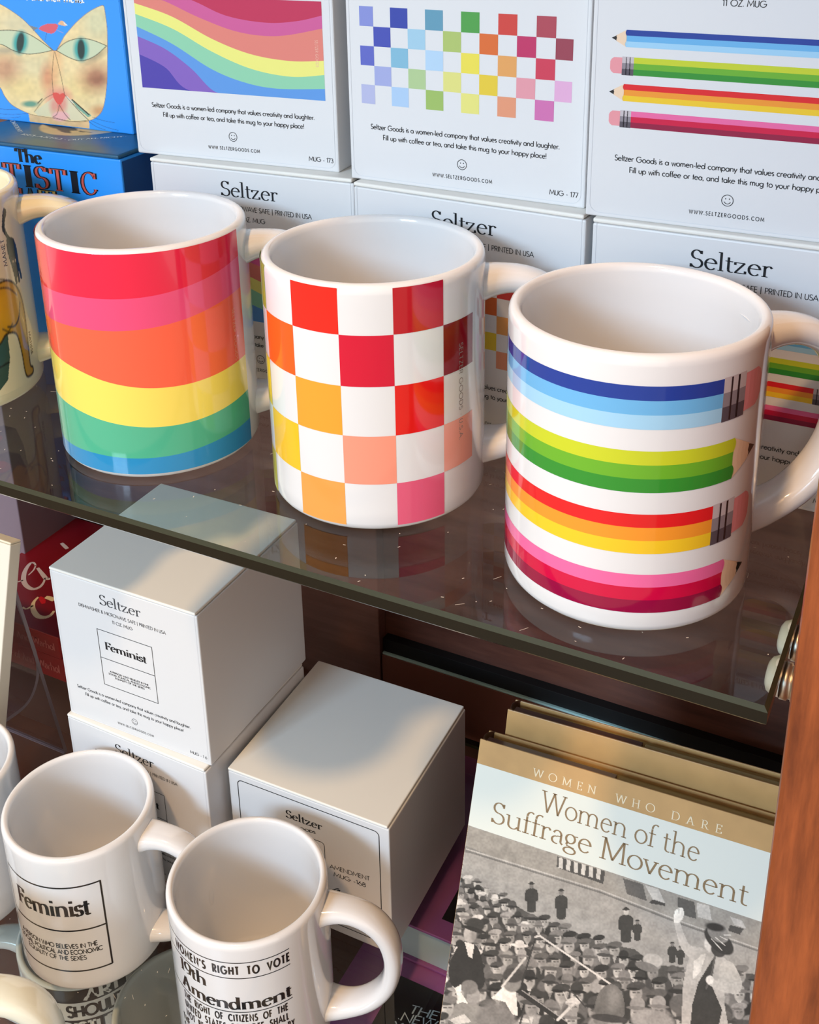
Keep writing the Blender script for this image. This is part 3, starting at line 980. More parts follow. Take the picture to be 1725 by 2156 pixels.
def art_box_checks(b, c):
    d = c - 51.5
    mp = lambda u, v: (u, -.06, v)
    G = [
        [(132, 142, 208), 0, (50, 68, 164), 0, (96, 152, 178), 0, (76, 156, 72), 0, (206, 64, 58), 0, (172, 68, 84), 0],
        [0, (66, 78, 174), 0, (160, 200, 222), 0, (172, 192, 108), 0, (218, 106, 48), 0, (190, 46, 98), 0, (150, 62, 80)],
        [(92, 102, 190), 0, (128, 182, 208), 0, (178, 208, 234), 0, (234, 218, 82), 0, (226, 160, 92), 0, (204, 58, 84), 0],
        [0, (160, 168, 216), 0, (174, 200, 146), 0, (222, 218, 128), 0, (228, 198, 60), 0, (226, 152, 164), 0, (224, 170, 208)],
        [(178, 182, 218), 0, (170, 200, 232), 0, (156, 186, 100), 0, (228, 222, 126), 0, (226, 150, 116), 0, (206, 112, 172), 0]]
    for i, r in enumerate(G):
        for j, c_ in enumerate(r):
            if c_:
                u0, u1 = 5.2 + 7.65 * j + d, 5.2 + 7.65 * (j + 1) + d
                if j == 0:
                    u0 += 1.4
                if j == 11:
                    u1 -= .9
                b.poly(rect(u0, 70.2 - 7.65 * (i + 1), u1, 70.2 - 7.65 * i), mp, ink(c_))


def art_box_pencils(b, c):
    d = c - 51.5

    def rectf(u0, z0, u1, z1, cc):
        b.poly(rect(u0 + d, z0, u1 + d, z1), lambda u, v: (u, -.06, v), ink(cc))

    def poly(pts, cc):
        b.poly([(p[0] + d, p[1]) for p in pts], lambda u, v: (u, -.08, v), ink(cc))
    L = [(68.0, 62.1), (58.7, 52.5), (49.3, 43.3), (39.9, 34.0)]
    for i, (zt, zb) in enumerate(L):
        pencil(b, poly, rectf, 12.7 if i % 2 == 0 else 15.6, 84 if i % 2 == 0 else 90, zt, zb, PENCILS[i], 'eraser' if i % 2 == 0 else 'tip', 'tip' if i % 2 == 0 else 'eraser', 1.0)


def art_box_feminist(b, c):
    mp = lambda u, v: (u, -.12, v)
    m = ink(BLACK)
    for p in ([(c - 19.3, 31.6), (c + 19.3, 31.6), (c + 19.3, 70.2), (c - 19.3, 70.2), (c - 19.3, 31.6)], [(c - 19.3, 50.7), (c + 19.3, 50.7)]):
        line(b, p, .35, mp, m)
    put_text(b, 'Feminist', c - 15, c + 14.6, 57.6, mp, m, SER, thick=.24, thin=.05, cap=5.0, widen=1.3)
    for s, a, z in (('A PERSON WHO BELIEVES IN THE', 13.8, 41.8), ('SOCIAL, POLITICAL, AND ECONOMIC', 15, 40), ('EQUALITY OF THE SEXES', 10.5, 38.2)):
        put_text(b, s, c - a, c + a, z, mp, m, thick=.16, cap=1.1)


def printer(code, W, art, du=0.0, inkc=BLACK, cap=6.6):
    def f(b, mp, mp2):
        face_print(b, mp2, ink(inkc), code, W, art, du, True, cap)
    return f


BW, BH = 102.4, 102.0
up = 'upper row of mug boxes'
lo = 'lower row of mug boxes'
gift_box('white box printed with flowing rainbow stripes, in the upper row', (86.47, 123.5, BH), math.atan(.0628), BW, 102, BH, printer('MUG - 173', BW, art_box_rainbow), False)
gift_box('white box printed with a wide rainbow checkerboard, in the upper row', (197.43, 124.84, BH), math.atan(-.027), BW, 102, BH, printer('MUG - 177', BW, art_box_checks), False)
gift_box('white box printed with four rainbow pencils, in the upper row', (302.46, 115.34, BH), math.atan(.0143), BW, 102, BH, printer('MUG - 178', BW, art_box_pencils), False)
gift_box('white box half hidden behind the rainbow banded mug, in the lower row', (96.9, 118.6, 0), .05, BW, 102, BH, printer('MUG - 173', BW, art_box_rainbow))
gift_box('white box half hidden behind the checkerboard mug, in the lower row', (200.9, 120.4, 0), -.055, BW, 102, BH, printer('MUG - 177', BW, art_box_checks))
gift_box('white box half hidden behind the pencil mug, in the lower row', (306.2, 113.2, 0), .004, BW, 102, BH, printer('MUG - 178', BW, art_box_pencils))
FH = 102.9
gift_box('white box with a framed Feminist print, topmost of its stack of two', (-7.3, 120.6, -352.1 + FH), .0087, BW, 102, FH, printer('MUG - 126', BW, art_box_feminist, -1.6, (62, 66, 72)))
gift_box('white box with Feminist print, underneath the other, behind the Feminist mug', (-8.6, 118.6, -352.1), -.012, BW, 102, FH, printer('MUG - 126', BW, art_box_feminist, -1.0))
GO, GYAW = (97.52, 132.27, -352.1), .0199
GFR = Frame(GO, (cos(GYAW), sin(GYAW), 0), (0, 0, 1))


def print_168(b, mp, mp2):
    m = ink(BLACK)
    W, H = 103.3, 94.0
    p = arc_pts(9.2, 9.2, 3, 3, 180, 270, 6) + arc_pts(W - 9.2, 9.2, 3, 3, 270, 360, 6) + arc_pts(W - 9.2, H - 9.2, 3, 3, 0, 90, 6) + arc_pts(9.2, H - 9.2, 3, 3, 90, 180, 6)
    line(b, p + p[:1], .5, mp2, m)
    G = lambda x, y: GFR.uv((320 + x / 2.974, 1560 + y / 2.974))
    a, e = G(840, 475), G(1068, 560)
    put_text(b, 'Seltzer', a[0], e[0], a[1], mp2, m, SER, thick=.14, thin=.05, v1=e[1], cap=5.4)
    a, e = G(900, 545), G(1025, 580)
    put_text(b, 'GOODS', a[0], e[0], a[1], mp2, m, thick=.2, v1=e[1], cap=1.6, track=.1)
    a, e = G(1115, 795), G(1365, 875)
    put_text(b, 'AMENDMENT', a[0], e[0], a[1], mp2, m, thick=.11, v1=e[1], cap=2.9)
    a, e = G(1140, 845), G(1340, 915)
    put_text(b, 'MUG -168', a[0], e[0], a[1], mp2, m, thick=.11, v1=e[1], cap=2.9)
    a, e = G(1020, 960), G(1180, 945)
    put_text(b, 'GIVING', a[0], e[0], a[1], mp2, m, thick=.22, v1=e[1], cap=2.6)
    put_text(b, 'DISHWASHER AND MICROWAVE SAFE', 30, 84, 11.5, mp2, m, thick=.12, cap=1.5)
    e = G(1079, 640)
    u1, v1, u0, v0 = e[0], e[1], e[0] - 46, e[1] - 30
    p = arc_pts(u0 + 2, v0 + 2, 2, 2, 180, 270, 5) + arc_pts(u1 - 2, v0 + 2, 2, 2, 270, 360, 5) + arc_pts(u1 - 2, v1 - 2, 2, 2, 0, 90, 5) + arc_pts(u0 + 2, v1 - 2, 2, 2, 90, 180, 5)
    line(b, [(q[0], q[1]) for q in p + p[:1]], .4, mp2, m)
    put_text(b, '19TH', u0 + 6, u0 + 30, v0 + 9, mp2, m, SER, thick=.2, thin=.05, cap=9)


gift_box('white box with a thin black rounded frame, behind the 19th Amendment mug', GO, GYAW, 103.3, 103.6, 94.0, print_168)

# ------------------------------------------------------------------ blue cat boxes
BLUE = mat('cat_box_blue', (46, 152, 244), 0.32, 0.4)
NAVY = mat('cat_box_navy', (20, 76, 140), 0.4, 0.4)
CW = 103.0
CYAW = .03
CO = (82.5 - CW * cos(CYAW), 115.5 - CW * sin(CYAW), 0)
CF = Frame(CO, (cos(CYAW), sin(CYAW), 0), (0, 0, 1))
UO = (61.7 - CW, 150.6, BH)
UF = Frame(UO, (1, 0, 0), (0, 0, 1))
LT = Frame((CO[0], CO[1], BH), (cos(CYAW), sin(CYAW), 0), (-sin(CYAW), cos(CYAW), 0))


def cat_title(b, mp, mp2):
    P = lambda x, y: CF.uv((x / 5.39, 240 + y / 5.39))
    dk = ink((18, 20, 30))

    def two(s, a, e, cap, inner, widen=1.15, thick=.25):
        put_text(b, s, a[0], e[0], a[1], mp2, dk, SER, thick=thick, thin=.05, cap=cap, v1=e[1], widen=widen)
        if inner:
            put_text(b, s, a[0] + .25, e[0] - .25, a[1] + .1, lambda u, v: (u, -.18, v), ink(inner), SER, thick=.13, thin=.008, cap=cap * .98, v1=e[1] + .1, widen=widen)
    two('The', P(190, 535), P(478, 568), 6.3, None, 1.1, .27)
    k = 10.6
    for s, x0, x1, y0, y1, c in (('T', 62, 255, 790, 812, (214, 92, 78)), ('I', 285, 395, 822, 834, None), ('S', 412, 570, 838, 856, (200, 82, 70)), ('T', 585, 775, 862, 884, (214, 92, 78)), ('I', 805, 925, 892, 906, None), ('C', 938, 1115, 906, 922, (206, 86, 76))):
        two(s, P(x0, y0), P(x1, y1), k, c)
    a = P(62, 790)
    two('AR', (a[0] - 17.5, a[1]), (a[0] - 1, a[1]), k, (222, 190, 90))
    for s, x0, x1, y0, y1, c in (('A', 300, 455, 1080, 1098, (70, 100, 110)), ('T', 470, 660, 1100, 1122, (226, 200, 110))):
        two(s, P(x0, y0), P(x1, y1), k, c)
    a = P(300, 1080)
    two('C', (a[0] - 11, a[1]), (a[0] - 1, a[1]), k, (206, 86, 76))


def cat_lid(b):
    P = lambda x, y: LT.uv((x / 5.39, 240 + y / 5.39))
    c = Canvas(1.2, .8, CW - 2.2, 70, .8, (38, 88, 120))
    c.ell(85, 8, 26, 22, (34, 96, 140), 0, .8, .8)
    c.ell(54, 3, 46, 9, (92, 110, 96), 0, .9, .8)
    c.ell(8, 14, 26, 16, (34, 100, 132), 0, .9, .7)
    a, e = P(330, 150), P(1270, 225)
    cx, rx = (a[0] + e[0]) / 2, abs(e[0] - a[0]) / 2
    top = P(800, 255)
    c.ell(cx, top[1] + 26, rx, 26, (226, 190, 130), 0, .03)
    q = [P(x, y) for x, y in [(470, 110), (560, 150), (640, 170), (700, 205), (815, 225), (800, 190), (900, 190), (1000, 205), (1120, 215), (900, 205), (860, 160), (600, 95)]]
    c.poly(q + [(cx + 8, top[1] + 30), (cx - 14, top[1] + 30)], (32, 40, 40))
    c.mottle(.25, 4)
    pts = np.array([[(x, y, BH + .05) for y in c.ys] for x in c.xs])
    b.canvas(c.img.transpose(1, 0, 2), pts, paint_mat('printed_card'))
    mp = lambda u, v: (u, v, BH + .12)
    wh = ink((226, 228, 220))
    for s, x0, y0, x1, y1 in (('RELAXED *', 225, 238, 735, 302), ('OUT ALL NIGHT *', 770, 306, 1440, 262), ('CONFIDENT *', 100, 60, 215, 222)):
        a, e = P(x0, y0), P(x1, y1)
        L_ = math.hypot(e[0] - a[0], e[1] - a[1])
        dx, dy = (e[0] - a[0]) / L_, (e[1] - a[1]) / L_
        put_text(b, s, 0, L_, 0, lambda u, v: mp(a[0] + dx * u - dy * v, a[1] + dy * u + dx * v), wh, SER, thick=.2, thin=.06, cap=2.6 if 'CONF' not in s else 2.2, widen=1.15)


def cat_face(b, mp, mp2):
    c = Canvas(-112, -2, 286, 288, 1.25, (46, 152, 244))
    K = lambda pts: [(x / 5.39, y / 5.39) for x, y in pts]
    tan = (240, 212, 158)
    face = spline(K([(-575, 160), (-540, 60), (-470, 20), (-300, 20), (-120, 25), (0, 45), (200, 170), (330, 285), (480, 450)]), 4) + K([(610, 575), (640, 575)]) + spline(K([(730, 410), (860, 260), (1000, 140), (1120, 75), (1175, 65), (1192, 130), (1215, 300), (1222, 500), (1220, 700), (1215, 950), (1180, 1200), (1120, 1310), (1000, 1372), (800, 1378), (600, 1340), (420, 1312), (320, 1285), (150, 1200), (60, 1100), (0, 990), (-120, 900), (-350, 800), (-560, 500), (-580, 250)]), 4)
    c.poly(K([(322, 1280), (345, 1400), (345, 1560), (1020, 1560), (1012, 1365)]), (224, 186, 138))
    c.poly(face, tan)
    msk = np.abs(c.img - np.array(rgb((46, 152, 244))[:3])).sum(2) > 1e-5
    keep = c.img.copy()
    E = lambda x, y, rx, ry, col, al=1.0, soft=1.2, rot=0: c.ell(x / 5.39, y / 5.39, rx / 5.39, ry / 5.39, col, rot, soft, al)
    E(1100, 250, 150, 200, (206, 206, 168), .7)
    E(200, 270, 220, 130, (214, 204, 168), .7)
    E(380, 760, 260, 150, (214, 204, 164), .5)
    E(900, 1000, 200, 140, (236, 206, 140), .7)
    E(250, 1000, 200, 140, (236, 206, 140), .7)
    E(1090, 880, 170, 150, (178, 106, 82), .75)
    E(1110, 900, 90, 70, (140, 74, 62), .5)
    E(50, 780, 170, 150, (192, 124, 98), .7)
    E(550, 880, 80, 150, (216, 128, 92), .75)
    E(640, 700, 70, 240, (240, 180, 120), .6)
    E(1140, 1260, 100, 60, (206, 130, 80), .7)
    E(620, 420, 60, 160, (220, 140, 110), .35)
    c.mottle(.28, 5)
    c.img[~msk] = keep[~msk]
    E(60, 570, 150, 40, (150, 146, 130), .6)
    E(1080, 640, 130, 45, (130, 120, 100), .6, rot=-.5)
    for al, ic, tilt in ((spline(K([(-420, 460), (-250, 360), (0, 345), (150, 345), (300, 375), (450, 460), (600, 570)]), 4) + spline(K([(600, 570), (450, 602), (300, 612), (150, 572), (0, 500), (-250, 500), (-420, 460)]), 4), (232, 482), .12), (spline(K([(640, 572), (750, 480), (900, 435), (1050, 455), (1212, 520)]), 4) + spline(K([(1212, 520), (1100, 620), (1000, 672), (900, 690), (780, 650), (640, 572)]), 4), (922, 560), -.03)):
        c.poly(al, (206, 212, 176))
        m0 = c.img.copy()
        E(ic[0], ic[1], 84, 132, (70, 168, 160), 1, .5, tilt)
        E(ic[0], ic[1], 42, 118, (28, 58, 58), 1, .35, tilt)
        c.line(al, 1.3, (52, 52, 42))
    E(670, 1130, 130, 130, (232, 120, 120), .8, .9)
    c.poly(K([(390, 1270), (600, 1110), (650, 1160), (640, 1290), (580, 1325), (430, 1310)]), (220, 212, 176), .85)
    c.poly(K([(745, 1090), (1000, 1350), (960, 1370), (800, 1362), (735, 1280), (700, 1180)]), (224, 214, 180), .85)
    E(620, 1200, 50, 90, (226, 130, 120), .7)
    E(720, 1180, 40, 90, (226, 130, 120), .7)
    E(690, 1320, 95, 55, (240, 178, 178), .95, .4)
    c.poly(spline(K([(600, 1060), (650, 1052), (680, 1070), (720, 1055), (742, 1085), (715, 1150), (675, 1190), (625, 1140)]), 3, True), (226, 84, 76))
    E(345, 1180, 90, 34, (70, 148, 128), .9, .8)
    c.poly(K([(800, 1120), (1040, 1310), (1000, 1330), (880, 1230)]), (110, 166, 146), .9)
    dk = (60, 54, 44)
    for p, w_ in (([(615, 590), (592, 850), (605, 1055)], .9), ([(625, 590), (690, 850), (735, 1080)], .9), ([(675, 1190), (735, 1290), (800, 1362)], 1), ([(675, 1190), (650, 1290), (600, 1330)], 1), ([(390, 1270), (500, 1130), (600, 1070)], .9), ([(745, 1085), (900, 1260), (1005, 1362)], 1.2), ([(820, 1130), (1010, 1300)], 2.4), ([(430, 1170), (480, 1120)], 2), ([(600, 1330), (800, 1376), (1000, 1368)], .8)):
        c.line(spline(K(p), 5), w_, dk)
    c.line(K([(760, 1095), (830, 1170)]), 1.4, (236, 236, 220))
    c.line(face, .9, (110, 72, 50), .8)
    for p in ([(1050, 1330), (1180, 1370), (1300, 1392)], [(1040, 1370), (1200, 1440), (1345, 1480)], [(1010, 1380), (1100, 1440), (1200, 1475)], [(330, 1285), (150, 1300), (0, 1290), (-150, 1270)], [(230, 1325), (100, 1340), (-120, 1330)], [(200, 1240), (50, 1240), (-100, 1220)]):
        c.line(spline(K(p), 4), .7, (26, 66, 130))
    # little red bird
    c.poly(K([(340, 288), (440, 318), (380, 348)]), (120, 130, 140))
    c.poly(spline(K([(440, 322), (540, 270), (655, 278), (642, 340), (595, 380), (520, 366)]), 4, True), (222, 92, 108))
    c.poly(K([(655, 275), (690, 232), (722, 242), (768, 285), (738, 296), (690, 285)]), (232, 180, 140))
    c.poly(K([(722, 250), (768, 287), (735, 285)]), (230, 232, 226))
    c.line(K([(530, 375), (515, 450)]), .7, (60, 60, 80))
    c.line(K([(655, 345), (720, 375)]), .8, (200, 150, 150))
    P = np.array([[(lambda q: (q[0], -.06, q[1]))(UF.uv((x, y))) for x in c.xs] for y in c.ys])
    P[..., 0] = np.clip(P[..., 0], .6, CW - .6)
    P[..., 2] = np.clip(P[..., 2], .6, BH - .6)
    b.canvas(c.img, P, paint_mat('printed_card'))
    wh = ink((240, 242, 244))
    a, e = UF.uv((67, 0)), UF.uv((178, 6.5))
    put_text(b, 'and their mews.', a[0], e[0], a[1], mp2, wh, SER, thick=.22, thin=.07, cap=5.0, v1=e[1], slant=.18)
    k = e[0] - a[0]
    put_text(b, 'museums', a[0] - .62 * k, a[0] - 2, a[1] + (a[1] - e[1]) * .6, mp2, wh, SER, thick=.22, thin=.07, cap=5.0, v1=a[1], slant=.18)


gift_box('blue box printed with a large tan cat face', UO, 0.0, CW, 102, BH, cat_face, False, None, BLUE)
gift_box('blue box with ornate black and red lettering, under the cat face box', CO, CYAW, CW, 102, BH, cat_title, True, None, BLUE, mat('cat_lid_teal', (40, 92, 124), .4), lidart=cat_lid, side=NAVY)

# ================================================================== books at the lower right
def jacket_noise(name, c):
    return mat(name, c, 0.3, 0.4, noise=.35, nscale=40)


TANJ = jacket_noise('tan_jacket', (196, 156, 102))
BROWNJ = mat('brown_jacket_edge', (84, 52, 32), .4)
OLIVE = mat('olive_page_edges', (168, 150, 102), .6, noise=.3, nscale=200)


def lean_book(label, base, yaw, lean, W, H, T, art):
    t = thing('book', label, 'book', base, yaw, 'tan hardcovers leaning by the upright')
    t.rotation_euler = (-lean, 0, yaw)
    t.rotation_mode = 'XYZ'
    b = MB()
    b.box(0, W, 0, 1.1, 0, H, TANJ, .3)                           # front board
    b.box(0, W, T - 1.1, T, 0, H, TANJ, .3)                       # back board
    if art:
        art(b)
    b.build('cover', t)
    b = MB()
    n = 10
    rows = []
    for r in (T / 2, T / 2 - 1.0):
        rows.append([(T / 2 * .45 - cos(pi * (i / n - .5)) * r * .45, T / 2 + sin(pi * (i / n - .5)) * r, 0) for i in range(n + 1)])
    o_, i_ = rows
    vs, fs = [], []
    for i in range(n + 1):
        for p, z in ((o_[i], 0), (o_[i], H), (i_[i], H), (i_[i], 0)):
            vs.append((p[0], p[1], z))
    for i in range(n):
        for k in range(4):
            fs.append([i * 4 + k, (i + 1) * 4 + k, (i + 1) * 4 + (k + 1) % 4, i * 4 + (k + 1) % 4])
    b.add(vs, fs, BROWNJ, True)
    b.build('spine', t, True)
    b = MB()
    b.box(3.5, W - 3, 1.3, T - 1.3, 3, H - 2.6, OLIVE, .4)
    b.build('pages', t)
    b = MB()
    b.box(2.6, W * .46, 1.12, T * .5, H - 16, H - .6, BROWNJ, .3)
    b.build('jacket_flap', t)['label'] = 'dark brown inside of the folded jacket'
    b = MB()
    b.box(W * .47, W - .8, 1.12, T * .38, H - 20, H - .2, OLIVE, .5)
    b.build('jacket_flap', t)['label'] = 'olive folded edge of the jacket'
    return t


BKO, BYAW, BLEAN = (249.0, 88.0, -352.1), radians(3), radians(22.5)
bX = np.array([cos(BYAW), sin(BYAW), 0])
bY = np.array([-sin(BYAW), cos(BYAW), 0])
bU = bY * sin(BLEAN) + np.array([0, 0, cos(BLEAN)])
BF = Frame(BKO, bX, bU)
BKW, BKH = 152.0, 169.5


def suffrage_cover(b):
    mp = lambda u, v: (u, -.05, v)
    mp2 = lambda u, v: (u, -.1, v)
    P = lambda x, y: BF.uv((860 + x / 1.994, 1460 + y / 1.994))
    v1, v0 = P(300, 295)[1], P(258, 555)[1]
    b.poly(rect(.15, v0, BKW - .15, v1), mp, mat('pale_title_band', (222, 226, 218), .3))
    cr = ink((236, 222, 190))
    Q3 = lambda x, y: BF.uv((1100 + x / 2.76, 1260 + y / 2.76))
    a, m1, m2, e = Q3(62, 1030), Q3(425, 1140), Q3(540, 1180), Q3(1160, 1368)
    put_text(b, 'WOMEN', a[0], m1[0], a[1], mp2, cr, SER, thick=.1, thin=.05, cap=4.0, v1=m1[1], track=.55)
    f1, g0 = Q3(770, 1248), Q3(862, 1280)
    put_text(b, 'WHO', m2[0], f1[0], m2[1], mp2, cr, SER, thick=.1, thin=.05, cap=4.0, v1=f1[1], track=.55)
    put_text(b, 'DARE', g0[0], e[0], g0[1], mp2, cr, SER, thick=.1, thin=.05, cap=4.0, v1=e[1], track=.55)
    br = ink((140, 116, 84))
    for s, p0, p1, cap in (('Women of the', P(556, 492), P(1220, 708), 10.4), ('Suffrage Movement', P(345, 538), P(1425, 893), 10.6)):
        put_text(b, s, p0[0], p1[0], p0[1], mp2, br, SER, thick=.082, thin=.04, cap=cap, v1=p1[1])
    # ---- printed photograph of an open-air meeting: speaker with raised arm over a crowd in hats
    gx, gy = 920, 1780
    k = 2.396
    c = Canvas(-10, -140, 1680, 1010, 4.0, (150, 143, 134))
    g = lambda x: (x, int(x * .965), int(x * .92))
    line_ = lambda p, w_, s, al=1.0: c.line(p, w_, g(s), al)
    c.poly([(0, -60), (1700, 640), (1700, 720), (0, 60)], g(128))
    c.poly([(0, 30), (240, 40), (830, 225), (1240, 400), (1700, 560), (1700, 1100), (0, 1100)], g(158))
    line_([(150, 28), (830, 238), (1240, 398), (1660, 545)], 9, 112)
    line_([(150, 18), (830, 226), (1240, 386), (1660, 533)], 5, 186)
    c.poly([(610, 55), (850, 130), (840, 195), (605, 110)], g(70))
    for i in range(6):
        x = 618 + i * 38
        c.poly([(x, 60 + i * 11), (x + 20, 66 + i * 11), (x + 16, 118 + i * 11), (x - 4, 112 + i * 11)], g(196))
    c.poly([(940, 165), (1040, 195), (1060, 280), (960, 245)], g(88))
    c.poly([(1050, 200), (1120, 220), (1152, 292), (1090, 272)], g(192))
    c.poly([(1090, 272), (1152, 292), (1150, 305), (1070, 290)], g(60))
    c.poly([(1215, 260), (1300, 285), (1310, 370), (1220, 345)], g(84))
    c.poly([(1310, 288), (1375, 305), (1388, 380), (1318, 360)], g(190))
    c.poly([(1480, 358), (1540, 378), (1562, 420), (1500, 400)], g(186))
    c.poly([(1480, 400), (1550, 420), (1530, 450), (1470, 430)], g(70))
    for i in range(5):
        line_([(60, 130 + i * 60), (1650, 560 + i * 60)], 16, 150 + 6 * (i % 2), .35)
    rng = random.Random(3)
    # standing figures by the wall
    for x, y, hgt in ((478, 190, 130), (628, 225, 130), (955, 320, 150), (1012, 378, 90), (1188, 490, 90), (1230, 510, 80)):
        c.poly(spline([(x - .08 * hgt, y + .2 * hgt), (x + .08 * hgt, y + .2 * hgt), (x + .24 * hgt, y + .32 * hgt), (x + .25 * hgt, y + .68 * hgt), (x + .17 * hgt, y + .74 * hgt), (x + .16 * hgt, y + 1.1 * hgt), (x - .16 * hgt, y + 1.1 * hgt), (x - .17 * hgt, y + .74 * hgt), (x - .25 * hgt, y + .68 * hgt), (x - .24 * hgt, y + .32 * hgt)], 3, True), g(56))
        c.ell(x, y + .1 * hgt, hgt * .085, hgt * .11, g(120 if x not in (955,) else 205))
        c.ell(x, y + .02 * hgt, hgt * .13, hgt * .035, g(48))
        c.ell(x, y - .01 * hgt, hgt * .08, hgt * .05, g(48))
    top = interp([(0, 130), (130, 150), (300, 225), (450, 320), (600, 385), (700, 425), (850, 480), (1000, 510), (1100, 590), (1250, 600), (1400, 620), (1680, 640)])
    for i in range(140):
        x0 = i * 12.2
        c.poly([(x0, top(x0) + 14), (x0 + 12.4, top(x0 + 12.4) + 14), (x0 + 12.4, 1100), (x0, 1100)], g(78))
    heads = []
    yy = 150
    while yy < 1000:
        sz = 21 + (yy - 150) * .042
        x = rng.uniform(0, sz)
        while x < 1680:
            y = yy + rng.uniform(-.5, .5) * sz
            if y > top(x) + 8:
                heads.append((y, x + rng.uniform(-.3, .3) * sz, sz * rng.uniform(.85, 1.2)))
            x += sz * 2.15
        yy += sz * 1.5
    for y, x, r in sorted(heads):
        sh = rng.choice([40, 52, 60, 74, 96, 120, 150])
        c.ell(x, y + r * 2.2, r * 1.55, r * 1.5, g(sh), 0, .12)
        c.poly([(x - r * .3, y + r * .8), (x + r * .3, y + r * .8), (x, y + r * 1.8)], g(200), rng.choice([0, .3, .6, .9]))
        fc = rng.choice([150, 164, 178, 190])
        c.ell(x, y + r * .2, r * .62, r * .82, g(fc), 0, .2)
        if r > 27:
            c.ell(x - r * .2, y + r * .15, r * .17, r * .1, g(90))
            c.ell(x + r * .25, y + r * .15, r * .17, r * .1, g(90))
        c.ell(x + r * .25, y + r * .4, r * .4, r * .5, g(110), 0, .9, .5)
        hc = rng.choice([44, 56, 72, 90, 118, 150, 206])
        kind = rng.random()
        if kind < .45:        # cap
            c.ell(x, y - r * .5, r * .95, r * .45, g(hc), -.12, .12)
            c.ell(x - r * .3, y - r * .22, r * .7, r * .14, g(max(30, hc - 34)), .1)
        elif kind < .8:       # bowler
            c.ell(x, y - r * .55, r * .66, r * .66, g(hc), 0, .12)
            c.ell(x, y - r * .22, r * 1.0, r * .17, g(max(28, hc - 26)), .08)
        else:                 # wide hat
            c.ell(x, y - r * .6, r * .6, r * .42, g(min(210, hc + 50)))
            c.ell(x, y - r * .32, r * 1.15, r * .24, g(hc), .1)
    # man in dark suit at the left
    c.poly(spline([(60, 620), (100, 520), (150, 480), (210, 520), (235, 620), (230, 720), (90, 720)], 4, True), g(42))
    c.poly([(140, 485), (190, 500), (178, 570), (160, 560)], g(214))
    c.ell(168, 448, 32, 44, g(172))
    c.ell(186, 455, 16, 36, g(110), 0, .8, .6)
    c.ell(195, 400, 46, 34, g(54), .25)
    c.ell(190, 424, 62, 11, g(40), .3)
    # girl with white bow
    c.ell(150, 850, 70, 80, g(140))
    c.ell(185, 760, 34, 44, g(150))
    c.ell(165, 715, 42, 36, g(116), .2)
    c.poly([(90, 720), (125, 700), (122, 740), (160, 800), (130, 790), (100, 800), (105, 760)], g(228))
    c.poly([(60, 880), (140, 850), (175, 890), (100, 905)], g(200))
    c.ell(295, 890, 100, 100, g(118), 0, .35)
    # boy's white shirt
    c.poly([(275, 770), (340, 710), (400, 740), (410, 860), (380, 850), (345, 790)], g(226))
    c.ell(380, 690, 46, 50, g(130))
    c.ell(385, 655, 52, 38, g(66))
    # windscreen frame and struts
    line_([(330, 712), (448, 566)], 11, 196)
    line_([(500, 462), (470, 560), (428, 700)], 8, 50)
    line_([(495, 462), (520, 456), (910, 722)], 9, 205)
    line_([(420, 740), (650, 900)], 22, 44)
    line_([(432, 732), (660, 892)], 5, 150)
    line_([(610, 880), (690, 800)], 14, 206)
    line_([(600, 690), (690, 745), (750, 815)], 7, 60)
    line_([(640, 740), (680, 830)], 5, 190)
    line_([(440, 830), (420, 900)], 10, 60)
    # man in bowler in the middle foreground
    c.ell(850, 930, 90, 90, g(150))
    c.ell(830, 860, 44, 56, g(120))
    c.poly(spline([(800, 850), (810, 760), (850, 708), (900, 704), (940, 760), (945, 860), (880, 880)], 4, True), g(104))
    c.ell(895, 770, 34, 60, g(136), .1, .9, .6)
    c.ell(868, 872, 92, 20, g(62), .12)
    c.ell(1090, 890, 110, 60, g(150), .2)
    c.ell(1090, 580, 50, 34, g(186), .2)
    c.ell(1060, 612, 60, 22, g(120), .3)
    c.ell(1230, 800, 56, 50, g(96))
    # the speaker
    c.poly(spline([(1300, 520), (1400, 540), (1470, 590), (1480, 690), (1450, 760), (1470, 910), (1480, 1010), (1260, 1010), (1240, 760), (1260, 620)], 4, True), g(178))
    c.poly([(1300, 560), (1360, 545), (1330, 640), (1290, 680)], g(214))
    c.poly([(1410, 545), (1385, 700), (1440, 830), (1400, 1010), (1270, 1010), (1290, 800), (1320, 690)], g(52))
    line_([(1405, 550), (1390, 640), (1360, 720)], 10, 90)
    c.poly(spline([(1345, 520), (1280, 505), (1245, 440), (1222, 375), (1200, 385), (1210, 440), (1235, 520), (1300, 580)], 4, True), g(186))
    c.poly(spline([(1198, 388), (1200, 335), (1215, 320), (1226, 312), (1244, 322), (1246, 355), (1228, 385)], 4, True), g(226))
    line_([(1222, 318), (1224, 350)], 3, 150)
    c.poly(spline([(1430, 600), (1490, 590), (1540, 690), (1520, 745), (1450, 740), (1370, 700), (1365, 668), (1420, 680)], 4, True), g(188))
    c.ell(1378, 678, 20, 22, g(222))
    c.ell(1386, 496, 36, 44, g(206))
    c.ell(1405, 515, 20, 36, g(150), 0, .9, .6)
    c.ell(1420, 530, 40, 30, g(60), .7)
    c.ell(1424, 482, 92, 46, g(46), .75, .1)
    c.ell(1420, 440, 62, 42, g(130), .7, .12)
    for i in range(4):
        line_([(1385 + i * 22, 470 - i * 6), (1440 + i * 14, 530 - i * 26)], 4, 214)
    c.ell(1405, 412, 50, 20, g(34), .2, .4)
    c.mottle(.45, 2)
    c.mottle(.4, 9)
    c.img = np.clip(c.img * 1.12, 0, 1)
    pts = np.zeros(c.X.shape + (3,))
